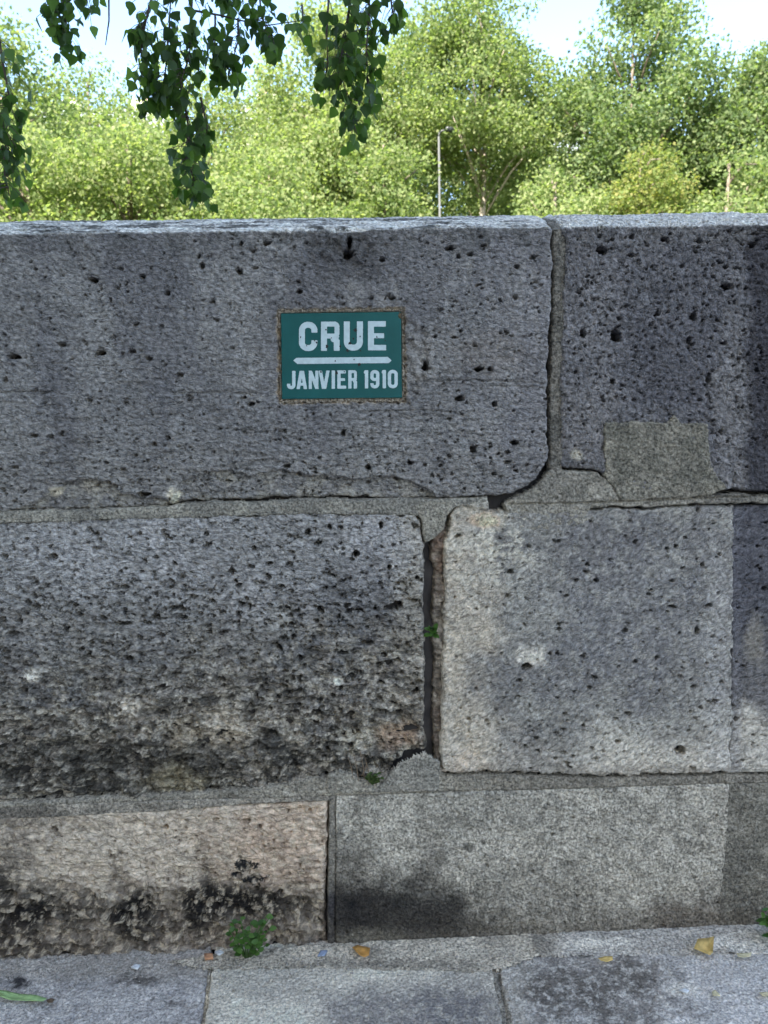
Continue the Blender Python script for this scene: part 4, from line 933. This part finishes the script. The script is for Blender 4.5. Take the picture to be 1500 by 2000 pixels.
mb.build('boughs', M_BARK, pop, True)
cc = np.array([.2, .6, 6.2]); rr = np.array([3.3, 2.8, 2.2])
pts = []
while len(pts) < 70:
    p = rg.uniform(-1, 1, 3)
    if np.linalg.norm(p) < 1: pts.append(cc+p*rr)
pts = np.array(pts)
allp = np.concatenate([q+rg.normal(0, .42, (170, 3)) for q in pts])
allp = allp[allp[:, 2] > 3.3]
M_POP = leaf_material('poplar_leaf', [(.020, .042, .010), (.034, .068, .014), (.052, .095, .020), (.085, .14, .032)], .46, 1.8, .5, .3)
M_POP_O = leaf_material('poplar_leaf_near', [(.020, .042, .010), (.034, .068, .014), (.052, .095, .020), (.085, .14, .032)], .46, 1.8, .5, .3, by_object=True)
crown = leaf_cloud('crown', allp, .15, M_POP, pop, rg, .8); crown['kind'] = 'stuff'
lm = [leaf_mesh('poplar_leaf_blade', 'poplar', s_, M_POP_O) for s_ in (.035, .029, .040)]
lv, lf = leaf_outline('poplar')
SPR = [  # branch, list of (spine px, leaves, spread px), depth Y
 (.88, [([(378, -60), (372, 60), (370, 110), (352, 160), (362, 210)], 40, 30), ([(310, -60), (285, 40), (275, 100), (290, 170), (300, 190)], 46, 28), ([(335, -30), (330, 60), (325, 120), (320, 180), (340, 215)], 44, 25),
        ([(362, 210), (370, 260), (365, 310), (380, 355), (386, 382)], 56, 28), ([(392, 190), (405, 250), (400, 290)], 12, 13)]),
 (.95, [([(374, 20), (430, 30), (470, 40), (520, 50), (590, 40)], 5, 10), ([(420, 28), (420, 70), (420, 110), (428, 140)], 13, 13), ([(465, 36), (465, 80), (455, 115), (440, 140)], 34, 26), ([(505, -40), (510, 30), (525, 70), (535, 95)], 28, 22), ([(590, 10), (592, 40), (600, 70)], 6, 13), ([(440, -50), (460, 8)], 18, 28)]),
 (.80, [([(690, -60), (680, 40), (668, 100), (670, 160), (685, 215)], 46, 27), ([(725, -60), (720, 40), (715, 100), (718, 150)], 40, 25), ([(685, 215), (690, 240), (697, 262)], 12, 20), ([(760, -50), (765, 15), (772, 36)], 13, 20), ([(645, -50), (638, 60), (640, 130), (630, 170)], 14, 15), ([(716, 150), (725, 205)], 8, 13)]),
 (.70, [([(-10, 20), (5, 120), (18, 190), (12, 250), (12, 300), (8, 350), (20, 385)], 60, 24)]),
 (.92, [([(125, -60), (110, 10), (95, 45)], 16, 18), ([(140, -40), (128, 40), (118, 92)], 24, 22), ([(165, -60), (170, 12)], 12, 18)]),
 (.90, [([(212, -60), (213, 40), (206, 88)], 0, 1)]),
]
rg = np.random.default_rng(21)
total = sum(int(n*1.75) for _, L_ in SPR for _, n, _ in L_); ind = 0; LIMIT = 292
names_lab = ['longest hanging spray, left of centre', 'side spray reaching right with small clusters', 'hanging spray above the plaque', 'hanging spray at the left edge', 'short spray against the sky at upper left', 'single bare twig']
for (Yd, spines), lab in zip(SPR, names_lab):
    tw = MB(); br = None
    leaves = []
    for pts_, n_, spread in spines:
        P3 = [Vector(W(x, y, Yd+rg.uniform(-.04, .04))) for x, y in pts_]
        tw.tube([p-PO for p in P3], [.0035-.0022*i/(len(P3)-1) for i in range(len(P3))], 5)
        for _ in range(int(n_*1.75)):
            t = rg.uniform(.12, 1.0)*(len(P3)-1); i = min(int(t), len(P3)-2); base = P3[i].lerp(P3[i+1], t-i)
            off = Vector((rg.uniform(-1, 1)*spread*.0016, rg.uniform(-.08, .08), rg.uniform(-.03, .01)))
            st = base+off
            tw.tube([base+Vector((0, 0, .02))-PO, base.lerp(st, .6)+Vector((0, 0, .012))-PO, st-PO], [.0011, .0008, .0007], 4)
            leaves.append(st)
    br = tw.build('hanging_branch', M_TWIG, pop, True); br['label'] = lab
    rest_v = []; rest_f = []
    for st in leaves:
        down = Vector((rg.normal(0, .42), rg.normal(0, .30), -1)); nrm = Vector((rg.normal(0, .8), -abs(rg.normal(.6, .5)) if rg.uniform() < .75 else rg.normal(0, 1), rg.normal(.2, .4)))
        B3 = basis(down, nrm); ind += 1
        if ind*LIMIT//total != (ind-1)*LIMIT//total:
            o = bpy.data.objects.new('leaf', lm[int(rg.integers(3))]); C.objects.link(o); o.parent = br
            M4_ = B3.to_4x4(); M4_.translation = st-PO; o.matrix_local = M4_
        else:
            b = len(rest_v); rest_v += [tuple(B3 @ Vector(p*(.028+.012*float(rg.uniform())))+st-PO) for p in lv]; rest_f += [tuple(b+i for i in q) for q in lf]
    if rest_v:
        mbr = MB(); mbr.v, mbr.f = rest_v, rest_f; o = mbr.build('leaves', M_POP, br, True); o['kind'] = 'stuff'

# ---------------------------------------------------------------- weeds
M_WEED = leaf_material('weed_leaf', [(.042, .095, .018), (.065, .140, .026), (.10, .19, .042)], .35, 1.4, .45, .4, by_object=True)
M_STEM = simple_material('weed_stem', (.07, .13, .03), .7, 80, .2)
M_DRY = simple_material('dry_stem', (.22, .15, .09), .9, 80, .3)
def weed(name, label, root, stems, size, kind, seed, per=5, mat=None):
    rg = np.random.default_rng(seed); root = Vector(root)
    w = tag(empty(name, root), label, 'plant'); lms = [leaf_mesh('weed_blade', kind, size*k, mat or M_WEED) for k in (.75, 1.0, 1.2)]
    for tip in stems:
        tip = Vector(tip)-root; m_ = tip*.5+Vector((0, -.004, tip.length*.08))
        mb = MB(); mb.tube([(0, 0, 0), m_, tip], [.0016, .0013, .0008], 5); st = mb.build('stem', M_STEM, w, True)
        for k in range(per):
            t = .35+.65*(k+.6)/per; p = (m_*(2*t) if t < .5 else m_.lerp(tip, 2*t-1)); a = k*2.4+rg.uniform(0, 1)
            d = Vector((math.cos(a), -abs(math.sin(a))*.9-.1, rg.uniform(-.25, .7))); nr = Vector((rg.normal(0, .3), -.6, .8))
            o = bpy.data.objects.new('leaf', lms[int(rg.integers(3))]); C.objects.link(o); o.parent = st
            M_ = basis(d, nr).to_4x4(); M_.translation = p; o.matrix_local = M_
    return w
g0 = G(487, 1852)
st = [W(x, y, g0[1]-.02-.02*((i*7) % 3)) for i, (x, y) in enumerate(((452, 1795), (470, 1790), (490, 1800), (508, 1798), (522, 1786), (528, 1812), (446, 1815), (455, 1838), (475, 1815), (515, 1835), (500, 1825), (528, 1790), (462, 1848), (520, 1846)))]
weed('weed_clump', 'bushy green weed growing at the foot of the pinkish stone', (g0[0], -.03, .0), st, .0135, 'oval', 5, 6)
g1 = W(842, 1245, .0)
weed('crevice_weed', 'tiny green weed sprouting from the open upright joint', (g1[0], .004, g1[2]), [W(x, y, -.010) for x, y in ((838, 1222), (850, 1218), (846, 1228), (836, 1236), (852, 1236))], .013, 'oval', 6, 4)
g2 = G(1512, 1832)
weed('weed_clump', 'green leafy weed cut off by the right edge at the foot of the wall', (g2[0], -.025, .0), [W(x, y, -.06) for x, y in ((1490, 1780), (1500, 1772), (1496, 1800), (1515, 1775), (1530, 1790), (1520, 1810), (1498, 1826), (1540, 1815), (1526, 1770))], .024, 'lance', 8, 5)
g3 = W(728, 1532, .0)
ms = weed('moss_tuft', 'small mossy green tuft lodged above the cement patch', (g3[0], .0, g3[2]), [W(x, y, -.010) for x, y in ((715, 1516), (722, 1508), (730, 1512), (738, 1510), (744, 1518), (726, 1520), (735, 1522))], .0085, 'oval', 9, 6, leaf_material('moss_leaf', [(.05, .07, .02), (.075, .105, .03), (.10, .13, .04)], .3, 1.2, .7, .2, by_object=True))
for x0, y0, x1, y1 in ((700, 1525, 690, 1470), (712, 1522, 702, 1462), (722, 1520, 712, 1478), (690, 1522, 680, 1478), (706, 1515, 716, 1490)):
    a, b = Vector(W(x0, y0, -.002))-Vector(ms.location), Vector(W(x1, y1, -.008))-Vector(ms.location)
    mb = MB(); mb.tube([a, (a+b)/2+Vector((.002, -.005, 0)), b], [.0009, .0008, .0004], 4); mb.build('dry_stem', M_DRY, ms)

# ---------------------------------------------------------------- things lying on the pavement
def flake(name, label, cat, pts_px, mat, curl=.004, lift=.004, seed=1, group=None, thick=.0006):
    """a dead leaf or chip: outline lying on the ground, curled and with thickness"""
    rg = np.random.default_rng(seed); P = [G(x, y, .006) for x, y in pts_px]; c = np.mean(P, axis=0)
    P = [np.array(p) for p in P]; n = len(P); v = []; f = []
    def zf(p): 
        d = p[:2]-c[:2]; return lift+curl*(np.hypot(*d)/.012)**1.6*(1 if d[1] > 0 else .25)+rg.uniform(0, .0008)
    o = tag(empty(name, (float(c[0]), float(c[1]), .003)), label, cat, group) if False else None
    v.append((0, 0, lift*.75))
    for k in (.5, 1.0):
        for p in P:
            q = c+(p-c)*k; v.append((q[0]-c[0], q[1]-c[1], zf(q) if k == 1 else lift*.7+.3*zf(q)))
    for i in range(n): j = (i+1) % n; f += [(0, 1+i, 1+j), (1+i, 1+n+i, 1+n+j, 1+j)]
    m_ = len(v); v += [(a, b, z-thick) for a, b, z in v]; f += [tuple(q+m_ for q in reversed(t)) for t in f]
    for i in range(n): j = (i+1) % n; f.append((1+n+i, 1+n+i+m_, 1+n+j+m_, 1+n+j))
    mb = MB(); mb.v, mb.f = v, f; ob = mb.build(name, mat, None, True); ob.location = (float(c[0]), float(c[1]), .0065 if c[1] > -.1 and c[0] > -.4 else .003)
    return tag(ob, label, cat, group)
M_OR = simple_material('orange_dead_leaf', (.50, .25, .06), .7, 120, .3); M_YE = simple_material('yellow_dead_leaf', (.60, .42, .14), .7, 120, .25); M_PALE = simple_material('bleached_leaf', (.58, .50, .30), .7, 140, .2)
M_GL = simple_material('pale_green_leaf', (.28, .40, .16), .6, 90, .2); M_TC = simple_material('terracotta', (.48, .24, .12), .9, 120, .25); M_CHIP = simple_material('chalk', (.62, .62, .60), .9, 120, .15); M_BLUE = simple_material('slate', (.26, .30, .38), .8, 120, .2); M_BR = simple_material('brown_dead_leaf', (.13, .085, .05), .8, 120, .3)
flake('fallen_leaf', 'orange dead leaf lying below the black soot stain', 'fallen leaf', [(688, 1864), (698, 1857), (715, 1858), (723, 1862), (721, 1872), (712, 1876), (702, 1871)], M_OR, .004, .005, 1)
flake('fallen_leaf', 'small yellow dead leaf on the edge of the dark paving stain', 'fallen leaf', [(1168, 1877), (1180, 1872), (1196, 1873), (1197, 1879), (1186, 1882), (1174, 1880)], M_YE, .002, .003, 2)
flake('fallen_leaf', 'large curled orange yellow dead leaf near the right hand weed', 'fallen leaf', [(1355, 1862), (1362, 1850), (1380, 1849), (1394, 1852), (1392, 1868), (1386, 1874), (1372, 1867)], M_YE, .006, .006, 3)
flake('fallen_leaf', 'thin tan dead leaf lying on the crack near the right edge', 'fallen leaf', [(1438, 1867), (1452, 1865), (1468, 1867), (1466, 1872), (1452, 1874), (1441, 1872)], M_PALE, .002, .003, 4)
flake('fallen_leaf', 'small pale yellow leaf fragment lying alone on the right hand slab', 'fallen leaf', [(1390, 1938), (1396, 1934), (1406, 1942), (1407, 1946), (1392, 1945)], M_PALE, .002, .003, 5)
flake('fallen_leaf', 'pale leaf fragment cut off by the right edge', 'fallen leaf', [(1482, 1941), (1496, 1938), (1512, 1940), (1510, 1946), (1490, 1946)], M_PALE, .002, .003, 6)
gl_ = flake('fallen_leaf', 'long narrow pale green leaf lying at the lower left edge', 'fallen leaf', [(-12, 1944), (10, 1941), (40, 1943), (70, 1948), (92, 1954), (84, 1959), (50, 1956), (20, 1955), (-8, 1952)], M_GL, .001, .004, 7)
flake('fallen_leaf', 'small withered brown leaf touching the end of the green leaf', 'fallen leaf', [(90, 1955), (100, 1951), (107, 1953), (103, 1959), (94, 1960)], M_BR, .002, .004, 8)
flake('terracotta_chip', 'orange terracotta chip lying at the head of the left paving joint', 'chip', [(399, 1869), (416, 1868), (417, 1876), (401, 1878)], M_TC, .001, .006, 9, thick=.005)
flake('plaster_chip', 'white plaster chip beside the orange terracotta chip', 'chip', [(420, 1864), (430, 1860), (437, 1864), (428, 1869)], M_CHIP, .001, .005, 10, thick=.004)
flake('slate_chip', 'bluish slate chip left of the orange leaf', 'chip', [(620, 1872), (626, 1862), (640, 1861), (634, 1870)], M_BLUE, .001, .005, 11, thick=.003)
flake('plaster_chip', 'small white chip on the left hand slab below the black stains', 'chip', [(256, 1890), (264, 1884), (274, 1887), (268, 1893)], M_CHIP, .001, .005, 12, thick=.004)
flake('plaster_chip', 'white chip on the right hand slab beside the pale leaf fragment', 'chip', [(1326, 1934), (1336, 1930), (1346, 1934), (1342, 1938)], M_CHIP, .0005, .003, 13, thick=.003)
# loose grit swept against the foot of the wall
rg = np.random.default_rng(31); mb = MB()
for _ in range(900):
    x = rg.uniform(-.78, .82); y = -.012-abs(rg.normal(0, .05)); 
    if x > -.1 and rg.uniform() < .6: continue
    s_ = rg.uniform(.0010, .0032)*(1.6 if rg.uniform() < .06 else 1); z0 = .0045 if x > -.36 else .001
    q = rg.uniform(.6, 1.2, 6)*s_; b = len(mb.v)
    mb.v += [(x+q[0], y, z0), (x, y+q[1], z0), (x-q[2], y, z0), (x, y-q[3], z0), (x, y, z0+q[4]), (x, y, z0-q[5])]
    mb.f += [tuple(b+i for i in t) for t in ((0, 1, 4), (1, 2, 4), (2, 3, 4), (3, 0, 4), (1, 0, 5), (2, 1, 5), (3, 2, 5), (0, 3, 5))]
gt = mb.build('grit', simple_material('grit', (.30, .27, .23), .9, 400, .6)); tag(gt, 'loose grit and dust along the foot of the wall', 'grit', kind='stuff')
